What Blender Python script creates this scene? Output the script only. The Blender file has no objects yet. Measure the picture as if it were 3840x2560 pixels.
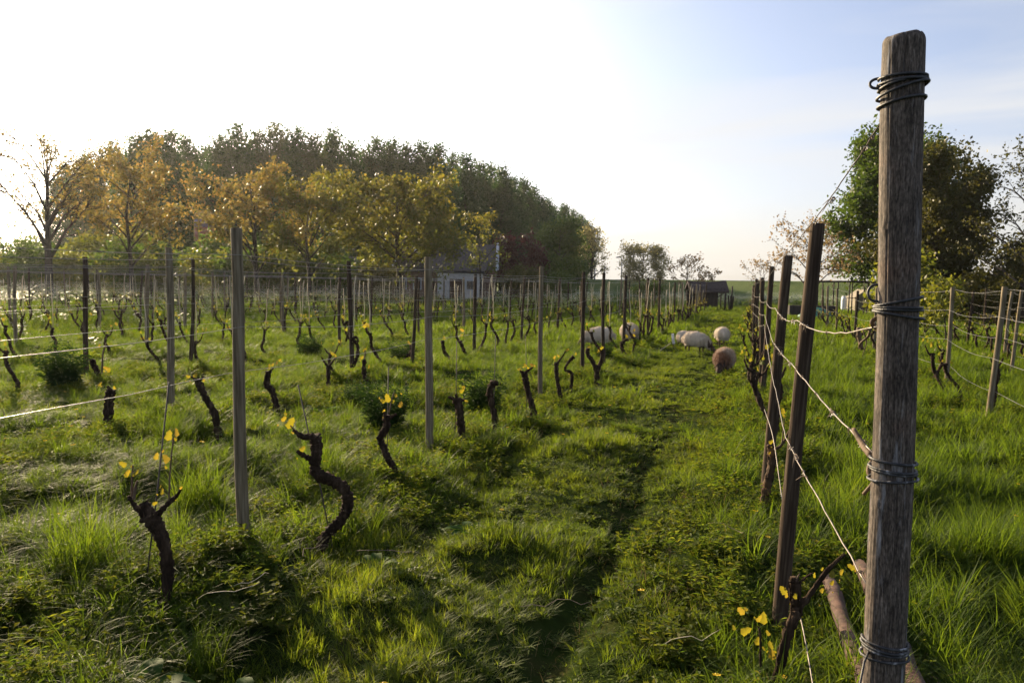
import bpy, math, random
import numpy as np
from mathutils import Vector, Matrix

SC = bpy.context.scene
COL = SC.collection
R = math.radians

# ------------------------------------------------------------------ camera
EYE = 1.7
YAW, PITCH, ROLL = R(16.1), R(4.07), R(1.0)
fw = Vector((-math.sin(YAW) * math.cos(PITCH), math.cos(YAW) * math.cos(PITCH), -math.sin(PITCH)))
rt = Vector((math.cos(YAW), math.sin(YAW), 0))
up = rt.cross(fw)
rt2 = rt * math.cos(ROLL) + up * math.sin(ROLL)
up2 = rt2.cross(fw)
cam_d = bpy.data.cameras.new('camera')
cam = bpy.data.objects.new('camera', cam_d)
COL.objects.link(cam)
cam.matrix_world = Matrix(((rt2.x, up2.x, -fw.x, 0), (rt2.y, up2.y, -fw.y, 0),
                           (rt2.z, up2.z, -fw.z, EYE), (0, 0, 0, 1)))
cam_d.lens = 28.8
cam_d.sensor_width = 36
cam_d.clip_start = 0.05
cam_d.clip_end = 5000
cam_d.dof.use_dof = True
cam_d.dof.focus_distance = 3.0
cam_d.dof.aperture_fstop = 13.0
SC.camera = cam

# ------------------------------------------------------------------ light
SUN_AZ, SUN_EL = R(-51), R(17.5)            # azimuth from +Y towards +X
world = bpy.data.worlds.new('World')
SC.world = world
world.use_nodes = True
wn = world.node_tree.nodes
wl = world.node_tree.links
wn.clear()
w_out = wn.new('ShaderNodeOutputWorld')
w_bg = wn.new('ShaderNodeBackground')
w_sky = wn.new('ShaderNodeTexSky')
w_sky.sky_type = 'NISHITA'
w_sky.sun_disc = False
w_sky.sun_elevation = SUN_EL
w_sky.sun_rotation = SUN_AZ
w_sky.altitude = 0
w_sky.air_density = 0.6
w_sky.dust_density = 3.0
w_sky.ozone_density = 2.0
w_bg.inputs['Strength'].default_value = 0.082
# thin veil of high cirrus over the whole sky
w_tc = wn.new('ShaderNodeTexCoord')
w_mp = wn.new('ShaderNodeMapping')
w_mp.inputs['Rotation'].default_value = (0, 0, R(20))
w_mp.inputs['Scale'].default_value = (1.0, 2.6, 8.0)
w_nz = wn.new('ShaderNodeTexNoise')
w_nz.inputs['Scale'].default_value = 1.5
w_nz.inputs['Detail'].default_value = 5
w_nz.inputs['Distortion'].default_value = 0.6
w_rp = wn.new('ShaderNodeValToRGB')
w_rp.color_ramp.elements[0].position = 0.42
w_rp.color_ramp.elements[0].color = (0.06, 0.06, 0.06, 1)
w_rp.color_ramp.elements[1].position = 0.70
w_rp.color_ramp.elements[1].color = (0.60, 0.60, 0.60, 1)
w_mx = wn.new('ShaderNodeMix')
w_mx.data_type = 'RGBA'
w_vc = wn.new('ShaderNodeMix')
w_vc.data_type = 'RGBA'
w_vc.inputs['A'].default_value = (3.95, 4.0, 4.05, 1)
w_vc.inputs['B'].default_value = (4.0, 3.74, 3.35, 1)
wl.new(w_tc.outputs['Generated'], w_mp.inputs['Vector'])
wl.new(w_mp.outputs[0], w_nz.inputs['Vector'])
wl.new(w_nz.outputs['Fac'], w_rp.inputs['Fac'])
# the veil thickens towards the horizon, all the way round
w_sp = wn.new('ShaderNodeSeparateXYZ')
w_ab = wn.new('ShaderNodeMath'); w_ab.operation = 'ABSOLUTE'
w_su = wn.new('ShaderNodeMath'); w_su.operation = 'SUBTRACT'; w_su.inputs[0].default_value = 1.0
w_pw = wn.new('ShaderNodeMath'); w_pw.operation = 'POWER'; w_pw.inputs[1].default_value = 5.0
w_ma = wn.new('ShaderNodeMath'); w_ma.operation = 'MULTIPLY_ADD'; w_ma.inputs[1].default_value = 0.55; w_ma.use_clamp = True
wl.new(w_tc.outputs['Generated'], w_sp.inputs[0])
wl.new(w_sp.outputs['Z'], w_ab.inputs[0])
wl.new(w_ab.outputs[0], w_su.inputs[1])
wl.new(w_su.outputs[0], w_pw.inputs[0])
wl.new(w_pw.outputs[0], w_ma.inputs[0])
wl.new(w_pw.outputs[0], w_vc.inputs['Factor'])
wl.new(w_vc.outputs['Result'], w_mx.inputs['B'])
wl.new(w_rp.outputs['Color'], w_ma.inputs[2])
wl.new(w_ma.outputs[0], w_mx.inputs['Factor'])
wl.new(w_sky.outputs['Color'], w_mx.inputs['A'])
wl.new(w_mx.outputs['Result'], w_bg.inputs['Color'])
wl.new(w_bg.outputs['Background'], w_out.inputs['Surface'])

sun_d = bpy.data.lights.new('sun', 'SUN')
sun_d.energy = 5.0
sun_d.angle = R(0.6)
sun_d.color = (1.0, 0.79, 0.50)
sun = bpy.data.objects.new('sun', sun_d)
COL.objects.link(sun)
sd = Vector((math.sin(SUN_AZ) * math.cos(SUN_EL), math.cos(SUN_AZ) * math.cos(SUN_EL), math.sin(SUN_EL)))
sun.rotation_euler = sd.to_track_quat('Z', 'Y').to_euler()
sun.location = (0, 0, 60)

vs = SC.view_settings
vs.view_transform = 'Standard'
vs.look = 'None'
vs.exposure = 1.5
vs.gamma = 1.0
vs.use_curve_mapping = False
SC.render.engine = 'CYCLES'
SC.cycles.max_bounces = 6
SC.cycles.diffuse_bounces = 2
SC.cycles.glossy_bounces = 2
SC.cycles.transmission_bounces = 4
SC.cycles.transparent_max_bounces = 6
SC.cycles.volume_bounces = 0
SC.cycles.caustics_reflective = False
SC.cycles.caustics_refractive = False
SC.cycles.use_denoising = True

# ------------------------------------------------------------------ helpers
def tag(o, label=None, cat=None, group=None, kind=None):
    if label: o['label'] = label
    if cat: o['category'] = cat
    if group: o['group'] = group
    if kind: o['kind'] = kind
    return o

def link(o, parent=None):
    COL.objects.link(o)
    if parent is not None:
        o.parent = parent
    return o

def empty(name, loc=(0, 0, 0), rz=0.0):
    o = bpy.data.objects.new(name, None)
    o.empty_display_size = 0.2
    o.location = loc
    o.rotation_euler = (0, 0, rz)
    return link(o)

class MB:
    """collects geometry for one mesh"""
    def __init__(s):
        s.v = []; s.f = []; s.m = []; s.n = 0
    def add(s, verts, faces, mi=0):
        k = s.n
        s.v.extend(verts); s.n += len(verts)
        s.f.extend([tuple(i + k for i in fc) for fc in faces])
        s.m.extend([mi] * len(faces))
    def tube(s, pts, rad, sides=8, mi=0, cap=True, wob=0.0, rng=None, rf=None):
        pts = [Vector(p) for p in pts]
        n = len(pts)
        if not hasattr(rad, '__len__'): rad = [rad] * n
        t0 = (pts[1] - pts[0]).normalized()
        ref = Vector((1, 0, 0)) if abs(t0.x) < 0.8 else Vector((0, 1, 0))
        a = t0.cross(ref).normalized()
        vs_, fs_ = [], []
        for i in range(n):
            t = (pts[min(i + 1, n - 1)] - pts[max(i - 1, 0)])
            if t.length < 1e-9: t = t0
            t.normalize()
            a = (a - t * a.dot(t))
            if a.length < 1e-6: a = t.orthogonal()
            a.normalize()
            b = t.cross(a)
            for k in range(sides):
                q = 2 * math.pi * k / sides
                rr = rad[i] * (1 + (rng.uniform(-wob, wob) if rng else 0)) * (rf(i, q) if rf else 1)
                vs_.append(pts[i] + (a * math.cos(q) + b * math.sin(q)) * rr)
        for i in range(n - 1):
            for k in range(sides):
                k2 = (k + 1) % sides
                fs_.append((i * sides + k, i * sides + k2, (i + 1) * sides + k2, (i + 1) * sides + k))
        if cap:
            fs_.append(tuple(reversed(range(sides))))
            fs_.append(tuple((n - 1) * sides + k for k in range(sides)))
        s.add([tuple(v) for v in vs_], fs_, mi)
    def box(s, c, d, mi=0, rot=None):
        x, y, z = d[0] / 2, d[1] / 2, d[2] / 2
        vv = [Vector(p) for p in ((-x, -y, -z), (x, -y, -z), (x, y, -z), (-x, y, -z), (-x, -y, z), (x, -y, z), (x, y, z), (-x, y, z))]
        if rot is not None: vv = [rot @ p for p in vv]
        c = Vector(c)
        s.add([tuple(p + c) for p in vv], [(0, 3, 2, 1), (4, 5, 6, 7), (0, 1, 5, 4), (1, 2, 6, 5), (2, 3, 7, 6), (3, 0, 4, 7)], mi)
    def mesh(s, name, mats, smooth=False):
        me = bpy.data.meshes.new(name)
        me.from_pydata(s.v, [], s.f)
        for m in (mats if isinstance(mats, (list, tuple)) else [mats]):
            me.materials.append(m)
        if any(s.m): me.polygons.foreach_set('material_index', s.m)
        if smooth: me.polygons.foreach_set('use_smooth', [True] * len(s.f))
        me.update()
        return me
    def build(s, name, mats, parent=None, smooth=False):
        return link(bpy.data.objects.new(name, s.mesh(name, mats, smooth)), parent)

def np_mesh(name, V, F, mat, smooth=False):
    """V (n,3), F (m,k) arrays"""
    me = bpy.data.meshes.new(name)
    V = np.asarray(V, np.float32); F = np.asarray(F, np.int32)
    k = F.shape[1]
    me.vertices.add(len(V)); me.vertices.foreach_set('co', V.ravel())
    me.loops.add(F.size); me.loops.foreach_set('vertex_index', F.ravel())
    me.polygons.add(len(F))
    me.polygons.foreach_set('loop_start', np.arange(0, F.size, k, dtype=np.int32))
    if smooth: me.polygons.foreach_set('use_smooth', np.ones(len(F), bool))
    me.update(calc_edges=True)
    for m in (mat if isinstance(mat, (list, tuple)) else [mat]):
        me.materials.append(m)
    return me

def smooth_path(ctrl, n=6):
    """Catmull-Rom through control points (tuples of any length)"""
    P = [np.array(c, float) for c in ctrl]
    P = [2 * P[0] - P[1]] + P + [2 * P[-1] - P[-2]]
    out = []
    for i in range(1, len(P) - 2):
        a, b, c, d = P[i - 1], P[i], P[i + 1], P[i + 2]
        for k in range(n):
            t = k / n
            out.append(0.5 * (2 * b + (c - a) * t + (2 * a - 5 * b + 4 * c - d) * t * t + (3 * b - a - 3 * c + d) * t ** 3))
    out.append(P[-2])
    return out

def _hash(ix, iy, seed):
    n = (ix.astype(np.int64) * 374761393 + iy.astype(np.int64) * 668265263 + seed * 1442695041) & 0x7fffffff
    n = ((n ^ (n >> 13)) * 1274126177) & 0x7fffffff
    n = n ^ (n >> 16)
    return (n & 0xffff) / 65535.0

def vnoise(x, y, scale, seed=0):
    x = np.asarray(x, float) / scale; y = np.asarray(y, float) / scale
    ix = np.floor(x); iy = np.floor(y)
    fx = x - ix; fy = y - iy
    fx = fx * fx * (3 - 2 * fx); fy = fy * fy * (3 - 2 * fy)
    a = _hash(ix, iy, seed); b = _hash(ix + 1, iy, seed)
    c = _hash(ix, iy + 1, seed); d = _hash(ix + 1, iy + 1, seed)
    return (a * (1 - fx) + b * fx) * (1 - fy) + (c * (1 - fx) + d * fx) * fy

def fbm(x, y, scale, seed=0, oct=3):
    s = 0; w = 1; t = 0
    for k in range(oct):
        s = s + w * vnoise(x, y, scale / 2 ** k, seed + 17 * k); t += w; w *= 0.5
    return s / t

# vine rows run along +Y; their lateral positions
ROWS_L = [-2.9, -6.2, -9.6, -12.8, -16.0, -19.2, -22.4, -25.6, -28.8, -32.0, -35.2]
ROWS_R = [0.18, 3.15, 6.0, 9.0, 12.0]
ROWS = ROWS_L + ROWS_R

def row_dist(x):
    x = np.asarray(x, float)
    return np.min([np.abs(x - r) for r in ROWS], axis=0)

def gz(x, y):
    """height of the earth"""
    x = np.asarray(x, float); y = np.asarray(y, float)
    d = np.hypot(x, y)
    fade = 1 / (1 + (d / 45.0) ** 2)
    z = (fbm(x, y, 0.62, 3) - 0.5) * 0.30 + (fbm(x, y, 1.4, 13, 2) - 0.5) * 0.14 + (fbm(x, y, 3.0, 9, 2) - 0.5) * 0.12
    z = z + 0.05 * np.exp(-(row_dist(x) / 0.45) ** 2) * (y > 1)
    rx = -0.85 + 0.05 * np.sin(y * 0.45) + 0.03 * np.sin(y * 1.3 + 1)
    z = z * (1 - .75 * np.exp(-((x - rx) / .45) ** 4))
    z = z - 0.095 * np.exp(-((x - rx) / 0.13) ** 2) - 0.06 * np.exp(-((x - rx + 1.25) / 0.18) ** 2) + 0.03 * np.exp(-((x - rx + .42) / 0.22) ** 2)
    z = z * np.where((x > -2.5) & (x < 0) & (y > 9), .5, 1.0)
    return z * fade

def gzf(x, y):
    return float(gz(np.array([x]), np.array([y]))[0])

# ------------------------------------------------------------------ materials
def mat(name):
    m = bpy.data.materials.new(name)
    m.use_nodes = True
    m.node_tree.nodes.clear()
    return m, m.node_tree.nodes, m.node_tree.links

def ramp(N, stops, interp='LINEAR'):
    r = N.new('ShaderNodeValToRGB')
    r.color_ramp.interpolation = interp
    e = r.color_ramp.elements
    while len(e) < len(stops): e.new(0.5)
    for k, (p, c) in enumerate(stops):
        e[k].position = p; e[k].color = (*c, 1)
    return r

def foliage(name, cols, trans, tmix=0.45, rough=0.5, spec=0.25, patch=3.0, patch_amt=0.35, low=None, zr=None):
    """leaf or blade: per-instance / per-island random tint, patch noise, translucent. trans = tint multiplier"""
    m, N, L = mat(name)
    out = N.new('ShaderNodeOutputMaterial')
    geo = N.new('ShaderNodeNewGeometry')
    oi = N.new('ShaderNodeObjectInfo')
    add = N.new('ShaderNodeMath'); add.operation = 'ADD'
    L.new(geo.outputs['Random Per Island'], add.inputs[0]); L.new(oi.outputs['Random'], add.inputs[1])
    fr = N.new('ShaderNodeMath'); fr.operation = 'FRACT'; L.new(add.outputs[0], fr.inputs[0])
    nz = N.new('ShaderNodeTexNoise'); nz.inputs['Scale'].default_value = 1.0 / patch; nz.inputs['Detail'].default_value = 2
    L.new(geo.outputs['Position'], nz.inputs['Vector'])
    mx = N.new('ShaderNodeMix'); mx.data_type = 'FLOAT'
    mx.inputs['Factor'].default_value = patch_amt
    L.new(fr.outputs[0], mx.inputs['A']); L.new(nz.outputs['Fac'], mx.inputs['B'])
    rp = ramp(N, [(k / max(1, len(cols) - 1), c) for k, c in enumerate(cols)])
    L.new(mx.outputs['Result'], rp.inputs['Fac'])
    col = rp.outputs['Color']
    if low:                                  # lower boughs carry older, greener leaves
        rl = ramp(N, [(k / max(1, len(low) - 1), c) for k, c in enumerate(low)])
        L.new(mx.outputs['Result'], rl.inputs['Fac'])
        tc = N.new('ShaderNodeTexCoord'); sp = N.new('ShaderNodeSeparateXYZ'); L.new(tc.outputs['Object'], sp.inputs[0])
        mr = N.new('ShaderNodeMapRange'); mr.inputs['From Min'].default_value = zr[0]; mr.inputs['From Max'].default_value = zr[1]
        L.new(sp.outputs['Z'], mr.inputs['Value'])
        ml = N.new('ShaderNodeMix'); ml.data_type = 'RGBA'
        L.new(mr.outputs['Result'], ml.inputs['Factor']); L.new(rl.outputs['Color'], ml.inputs['A']); L.new(col, ml.inputs['B'])
        col = ml.outputs['Result']
    bs = N.new('ShaderNodeBsdfPrincipled')
    bs.inputs['Roughness'].default_value = rough
    bs.inputs['Specular IOR Level'].default_value = spec
    L.new(col, bs.inputs['Base Color'])
    tm = N.new('ShaderNodeMix'); tm.data_type = 'RGBA'; tm.blend_type = 'MULTIPLY'
    tm.inputs['Factor'].default_value = 1
    tm.inputs['B'].default_value = (*trans, 1)
    L.new(col, tm.inputs['A'])
    tr = N.new('ShaderNodeBsdfTranslucent')
    L.new(tm.outputs['Result'], tr.inputs['Color'])
    ms = N.new('ShaderNodeMixShader'); ms.inputs['Fac'].default_value = tmix
    L.new(bs.outputs[0], ms.inputs[1]); L.new(tr.outputs[0], ms.inputs[2])
    L.new(ms.outputs[0], out.inputs['Surface'])
    return m

def surface(name, cols, scale=5.0, rough=0.8, detail=4, bump=0.3, bscale=None, stretch=(1, 1, 1), spec=0.3, coord='Object', metal=0.0, bdist=0.01):
    """noise-mottled opaque surface"""
    m, N, L = mat(name)
    out = N.new('ShaderNodeOutputMaterial')
    tc = N.new('ShaderNodeTexCoord')
    mp = N.new('ShaderNodeMapping'); mp.inputs['Scale'].default_value = stretch
    L.new(tc.outputs[coord], mp.inputs['Vector'])
    nz = N.new('ShaderNodeTexNoise'); nz.inputs['Scale'].default_value = scale; nz.inputs['Detail'].default_value = detail
    L.new(mp.outputs[0], nz.inputs['Vector'])
    rp = ramp(N, [(0.28 + 0.44 * k / max(1, len(cols) - 1), c) for k, c in enumerate(cols)])
    L.new(nz.outputs['Fac'], rp.inputs['Fac'])
    bs = N.new('ShaderNodeBsdfPrincipled')
    bs.inputs['Roughness'].default_value = rough
    bs.inputs['Specular IOR Level'].default_value = spec
    bs.inputs['Metallic'].default_value = metal
    L.new(rp.outputs['Color'], bs.inputs['Base Color'])
    if bump:
        n2 = N.new('ShaderNodeTexNoise'); n2.inputs['Scale'].default_value = bscale or scale * 3; n2.inputs['Detail'].default_value = 3
        L.new(mp.outputs[0], n2.inputs['Vector'])
        bp = N.new('ShaderNodeBump'); bp.inputs['Strength'].default_value = bump; bp.inputs['Distance'].default_value = bdist
        L.new(n2.outputs['Fac'], bp.inputs['Height']); L.new(bp.outputs[0], bs.inputs['Normal'])
    L.new(bs.outputs[0], out.inputs['Surface'])
    return m

M = {}
TR = (2.6, 2.3, 1.0)      # light through a leaf is yellower and stronger than off it
M['grass_short'] = foliage('grass_short', [(0.0264, 0.052, 0.008), (0.0495, 0.085, 0.01), (0.0814, 0.112, 0.013), (0.1188, 0.12, 0.02)], TR, .52, .6, .14, 1.2, .55)
M['grass_mid'] = foliage('grass_mid', [(0.0286, 0.056, 0.008), (0.0528, 0.092, 0.01), (0.0902, 0.12, 0.014)], TR, .52, .6, .14, 1.2, .55)
M['weed'] = foliage('weed', [(0.0264, 0.054, 0.01), (0.0484, 0.082, 0.012), (0.077, 0.104, 0.016), (0.1078, 0.096, 0.022)], TR, .55, .7, .12)
M['earth'] = surface('earth', [(.012, .018, .005), (.022, .034, .008), (.040, .040, .014)], 2.5, 1.0, 5, .6, 14, coord='Object', bdist=.03, spec=0.0)
M['dike_grass'] = surface('dike_grass', [(.045, .085, .012), (.065, .105, .016), (.085, .120, .024)], .35, .95, 6, .8, 6, bdist=.2)

# ------------------------------------------------------------------ ground
def axis(lo, hi, fine_lo, fine_hi, step, grow):
    a = list(np.arange(fine_lo, fine_hi, step))
    s = step; x = a[-1]
    while x < hi:
        s *= grow; x += s; a.append(min(x, hi))
    s = step; x = a[0]; b = []
    while x > lo:
        s *= grow; x -= s; b.append(max(x, lo))
    return np.array(b[::-1] + a)

gx = axis(-520, 520, -6, 5, .09, 1.045)
gy = axis(-60, 620, 1.0, 14, .09, 1.045)
GX, GY = np.meshgrid(gx, gy)
GZ = gz(GX.ravel(), GY.ravel())
nx, ny = len(gx), len(gy)
ii = np.arange(nx * ny).reshape(ny, nx)
FQ = np.stack([ii[:-1, :-1], ii[:-1, 1:], ii[1:, 1:], ii[1:, :-1]], -1).reshape(-1, 4)
ground = link(bpy.data.objects.new('ground', np_mesh('ground', np.stack([GX.ravel(), GY.ravel(), GZ], 1), FQ, M['earth'], True)))
tag(ground, kind='structure')

# the grassy dike on the horizon: one long bank bending round the field
def bank(name, pts, height, top, foot, m):
    V = []; F = []
    prof = [(-foot - 6, -.3), (-foot, .05), (-foot * .55, height * .50), (-top, height * .97), (0, height * 1.02), (top, height * .97), (foot * .6, height * .4), (foot, -.3)]
    pts = [Vector((*p, 0)) for p in smooth_path(pts, 14)]
    for i, p in enumerate(pts):
        t = (pts[min(i + 1, len(pts) - 1)] - pts[max(i - 1, 0)]).normalized()
        nrm = Vector((t.y, -t.x, 0))
        for j, (o, z) in enumerate(prof):
            w = float(vnoise(np.array([p.x + o]), np.array([p.y]), 9, 5)[0]) - .5
            V.append(tuple(p + nrm * (-o) + Vector((0, 0, z + .12 * w))))
    k = len(prof)
    for i in range(len(pts) - 1):
        for j in range(k - 1):
            F.append((i * k + j, (i + 1) * k + j, (i + 1) * k + j + 1, i * k + j + 1))
    o = link(bpy.data.objects.new(name, np_mesh(name, V, F, m, True)))
    return tag(o, kind='structure')

bank('dike', [(-330, 170), (-210, 290), (-90, 250), (-32, 150), (0, 118), (60, 106), (140, 100), (260, 70)], 2.55, 2.5, 9, M['dike_grass'])

# ------------------------------------------------------------------ ground cover (scattered, nobody could count it)
def scatter_group():
    g = bpy.data.node_groups.new('scatter', 'GeometryNodeTree')
    g.interface.new_socket('Geometry', in_out='INPUT', socket_type='NodeSocketGeometry')
    sc_ = g.interface.new_socket('Source', in_out='INPUT', socket_type='NodeSocketCollection')
    g.interface.new_socket('Geometry', in_out='OUTPUT', socket_type='NodeSocketGeometry')
    N, L = g.nodes, g.links
    gi = N.new('NodeGroupInput'); go = N.new('NodeGroupOutput')
    ci = N.new('GeometryNodeCollectionInfo')
    ci.inputs['Separate Children'].default_value = True
    ci.inputs['Reset Children'].default_value = True
    L.new(gi.outputs['Source'], ci.inputs['Collection'])
    def na(n, t):
        a = N.new('GeometryNodeInputNamedAttribute'); a.data_type = t; a.inputs['Name'].default_value = n
        return a.outputs['Attribute']
    ip = N.new('GeometryNodeInstanceOnPoints')
    ip.inputs['Pick Instance'].default_value = True
    L.new(gi.outputs['Geometry'], ip.inputs['Points'])
    L.new(ci.outputs['Instances'], ip.inputs['Instance'])
    L.new(na('idx', 'INT'), ip.inputs['Instance Index'])
    L.new(na('rot', 'FLOAT_VECTOR'), ip.inputs['Rotation'])
    L.new(na('scl', 'FLOAT_VECTOR'), ip.inputs['Scale'])
    L.new(ip.outputs['Instances'], go.inputs['Geometry'])
    return g, sc_.identifier

SCATTER, SRC_ID = scatter_group()
NPR = np.random.default_rng(11)

def scatter(name, label, meshes, P, S, idx=None, tilt=.12, cat='grass', rz=None):
    """P (n,3) positions, S (n,) or (n,3) scales"""
    c = bpy.data.collections.new(name + '_source')
    for k, me in enumerate(meshes):
        o = bpy.data.objects.new('%s_piece_%02d' % (name, k), me)
        c.objects.link(o)
    n = len(P)
    me = bpy.data.meshes.new(name)
    me.vertices.add(n); me.vertices.foreach_set('co', np.asarray(P, np.float32).ravel())
    if idx is None: idx = NPR.integers(0, len(meshes), n)
    a = me.attributes.new('idx', 'INT', 'POINT'); a.data.foreach_set('value', np.asarray(idx, np.int32))
    rot = np.stack([NPR.normal(0, tilt, n), NPR.normal(0, tilt, n), NPR.uniform(0, 6.283, n) if rz is None else rz], 1)
    a = me.attributes.new('rot', 'FLOAT_VECTOR', 'POINT'); a.data.foreach_set('vector', rot.astype(np.float32).ravel())
    S = np.asarray(S, np.float32)
    if S.ndim == 1: S = np.stack([S, S, S], 1)
    a = me.attributes.new('scl', 'FLOAT_VECTOR', 'POINT'); a.data.foreach_set('vector', S.ravel())
    o = link(bpy.data.objects.new(name, me))
    md = o.modifiers.new('scatter', 'NODES'); md.node_group = SCATTER; md[SRC_ID] = c
    return tag(o, label, cat, kind='stuff')

def blades(n, rad, hgt, wid, bend, rng, hv=.4, lean=.35, seg=3):
    """a patch of grass blades as arrays"""
    V = []; F3 = []
    k = 0
    for _ in range(n):
        q = rng.uniform(0, 6.283); r_ = rad * math.sqrt(rng.random())
        bx, by = r_ * math.cos(q), r_ * math.sin(q)
        a = rng.uniform(0, 6.283) if rad > .15 else q + rng.gauss(0, .9)
        h = hgt * rng.uniform(1 - hv, 1 + hv * .6)
        w = wid * rng.uniform(.6, 1.25)
        ln = lean * rng.random() ** .7
        bd = bend * rng.uniform(.3, 1.4)
        px, py = -math.sin(a), math.cos(a)
        pts = []
        x = z = 0.0
        ang = ln
        for s in range(seg + 1):
            pts.append((x, z))
            x += math.sin(ang) * h / seg; z += math.cos(ang) * h / seg
            ang += bd / seg
        for s in range(seg):
            ww = w * (1 - .85 * (s / seg) ** 1.5) * .5
            X, Z = pts[s]
            cx, cy = bx + math.cos(a) * X, by + math.sin(a) * X
            V += [(cx - px * ww, cy - py * ww, Z - .01), (cx + px * ww, cy + py * ww, Z - .01)]
        X, Z = pts[seg]
        V.append((bx + math.cos(a) * X, by + math.sin(a) * X, Z))
        for s in range(seg - 1):
            b = k + 2 * s
            F3 += [(b, b + 1, b + 3), (b, b + 3, b + 2)]
        b = k + 2 * (seg - 1)
        F3.append((b, b + 1, b + 2))
        k += 2 * seg + 1
    return V, F3

def clump_mesh(name, mat_, n_clump, n_blade, rad, crad, hgt, wid, bend, rng, **kw):
    """a patch made of little fountain-like clumps of unequal size"""
    VV = []; FF = []
    for _ in range(n_clump):
        q = rng.uniform(0, 6.283); r_ = rad * math.sqrt(rng.random()); s = rng.uniform(.5, 1.3)
        V, F = blades(max(4, int(n_blade * s)), crad * s, hgt * s, wid, bend, rng, **kw)
        k = len(VV)
        VV += [(x + r_ * math.cos(q), y + r_ * math.sin(q), z) for x, y, z in V]
        FF += [(a + k, b + k, c + k) for a, b, c in F]
    return np_mesh(name, VV, FF, mat_)

def blade_mesh(name, mat_, *a, **kw):
    V, F = blades(*a, **kw)
    return np_mesh(name, V, F, mat_)

def wedge(n_per_m2, d0, d1, half=R(44)):
    """random ground points in the wedge of land before the camera (a little wider than the view)"""
    ox, oy = math.sin(YAW) * 1.2, -math.cos(YAW) * 1.2
    d0 += 1.2; d1 += 1.2
    n = int(n_per_m2 * half * (d1 * d1 - d0 * d0))
    d = np.sqrt(NPR.uniform(d0 * d0, d1 * d1, n))
    a = -YAW + NPR.uniform(-half, half, n)
    return ox + d * np.sin(a), oy + d * np.cos(a)

rg = random.Random(5)
short_near = [clump_mesh('sn', M['grass_short'], 4, 20, .11, .022, .085, .0045, 1.4, rg, lean=1.0) for _ in range(6)]
short_mid = [clump_mesh('sm', M['grass_short'], 11, 19, .30, .03, .085, .0075, 1.2, rg, lean=.95, seg=2) for _ in range(5)]
short_far = [clump_mesh('sf', M['grass_short'], 20, 17, .95, .06, .095, .018, .9, rg, lean=.8, seg=2) for _ in range(4)]
mid_near = [clump_mesh('mn', M['grass_mid'], 3, 22, .11, .025, .20, .0055, 1.6, rg, lean=.85, seg=4) for _ in range(7)]
mid_mid = [clump_mesh('mm', M['grass_mid'], 9, 20, .32, .04, .19, .0085, 1.4, rg, lean=.85) for _ in range(5)]
mid_far = [clump_mesh('mf', M['grass_mid'], 20, 18, 1.0, .09, .22, .022, 1.1, rg, lean=.7, seg=2) for _ in range(4)]

def in_alley(x):
    return (x > -2.35) & (x < -.15)

def cover():
    for nm, bands in (('short', [(short_near, 2.0, 8.5, 170), (short_mid, 8.0, 24, 22), (short_far, 23, 75, 2.4)]),
                      ('tall', [(mid_near, 2.0, 8.5, 85), (mid_mid, 8.0, 24, 13), (mid_far, 23, 110, 1.7)])):
        for k, (ms, d0, d1, dens) in enumerate(bands):
            x, y = wedge(dens, d0, d1)
            edge = (fbm(x, y, .9, 31) - .5) * 1.1
            al = in_alley(x + edge * .5) & (y < 64)
            if nm == 'tall':
                keep = ~al | (fbm(x, y, .8, 77) > .72)
            else:
                keep = al | (NPR.random(len(x)) < .45)
            rx = -0.85 + 0.05 * np.sin(y * 0.45) + 0.03 * np.sin(y * 1.3 + 1)
            keep &= ~((np.abs(x - rx) < .13) & (NPR.random(len(x)) < .90) & (y < 45))
            x, y = x[keep], y[keep]
            rx = rx[keep]
            hm = fbm(x, y, .48, 41)
            s = .36 + 1.5 * np.clip((hm - .18) / .64, 0, 1) ** 1.3
            s = s * (np.where(x > .5, 1.0, .72) if nm == 'tall' else np.where(y > 10, .62, .9))
            s = s * (1 - .5 * np.exp(-((x - rx) / .33) ** 2))
            sx = np.ones(len(x)) * (.85 + .3 * NPR.random(len(x)))
            P = np.stack([x, y, gz(x, y)], 1)
            S = np.stack([sx, sx, s], 1)
            yield nm, k, ms, P, S

parts = list(cover())
for nm, lab in (('short', 'short trodden grass of the path between the vine rows'), ('tall', 'taller meadow grass growing between the vine rows')):
    ms, P, S, I = [], [], [], []
    for n_, k, m_, p, s in parts:
        if n_ != nm: continue
        I.append(NPR.integers(0, len(m_), len(p)) + len(ms)); ms += m_; P.append(p); S.append(s)
    scatter('path_grass' if nm == 'short' else 'meadow_grass', lab, ms, np.concatenate(P), np.concatenate(S), np.concatenate(I))

# ------------------------------------------------------------------ wood, metal, leaves
M['post_wood'] = surface('post_wood', [(.075, .058, .036), (.165, .132, .086), (.28, .235, .165)], 60, .95, 6, .7, 150, (1, 1, .06), bdist=.003, spec=.1)
M['post_wood_dark'] = surface('post_wood_dark', [(.022, .015, .010), (.052, .036, .025), (.11, .082, .058)], 60, .95, 6, .7, 150, (1, 1, .06), bdist=.003, spec=.1)
M['bark'] = surface('bark', [(.012, .008, .006), (.034, .022, .014), (.078, .052, .035)], 30, .95, 6, 1.0, 80, (1, 1, .25), bdist=.012, spec=.1)
M['mossy_bark'] = surface('mossy_bark', [(.025, .016, .010), (.060, .036, .020), (.16, .08, .025)], 14, .95, 5, .9, 60, (1, 1, .4), bdist=.006)
M['cane'] = surface('cane', [(.07, .045, .028), (.15, .10, .06)], 30, .8, 3, .3, 60)
M['straw_cane'] = surface('straw_cane', [(.50, .42, .27), (.66, .57, .40)], 30, .7, 3, .2, 60)
M['wire'] = surface('wire', [(.20, .19, .18), (.32, .30, .28)], 8, .34, 2, 0, metal=.85)
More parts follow.
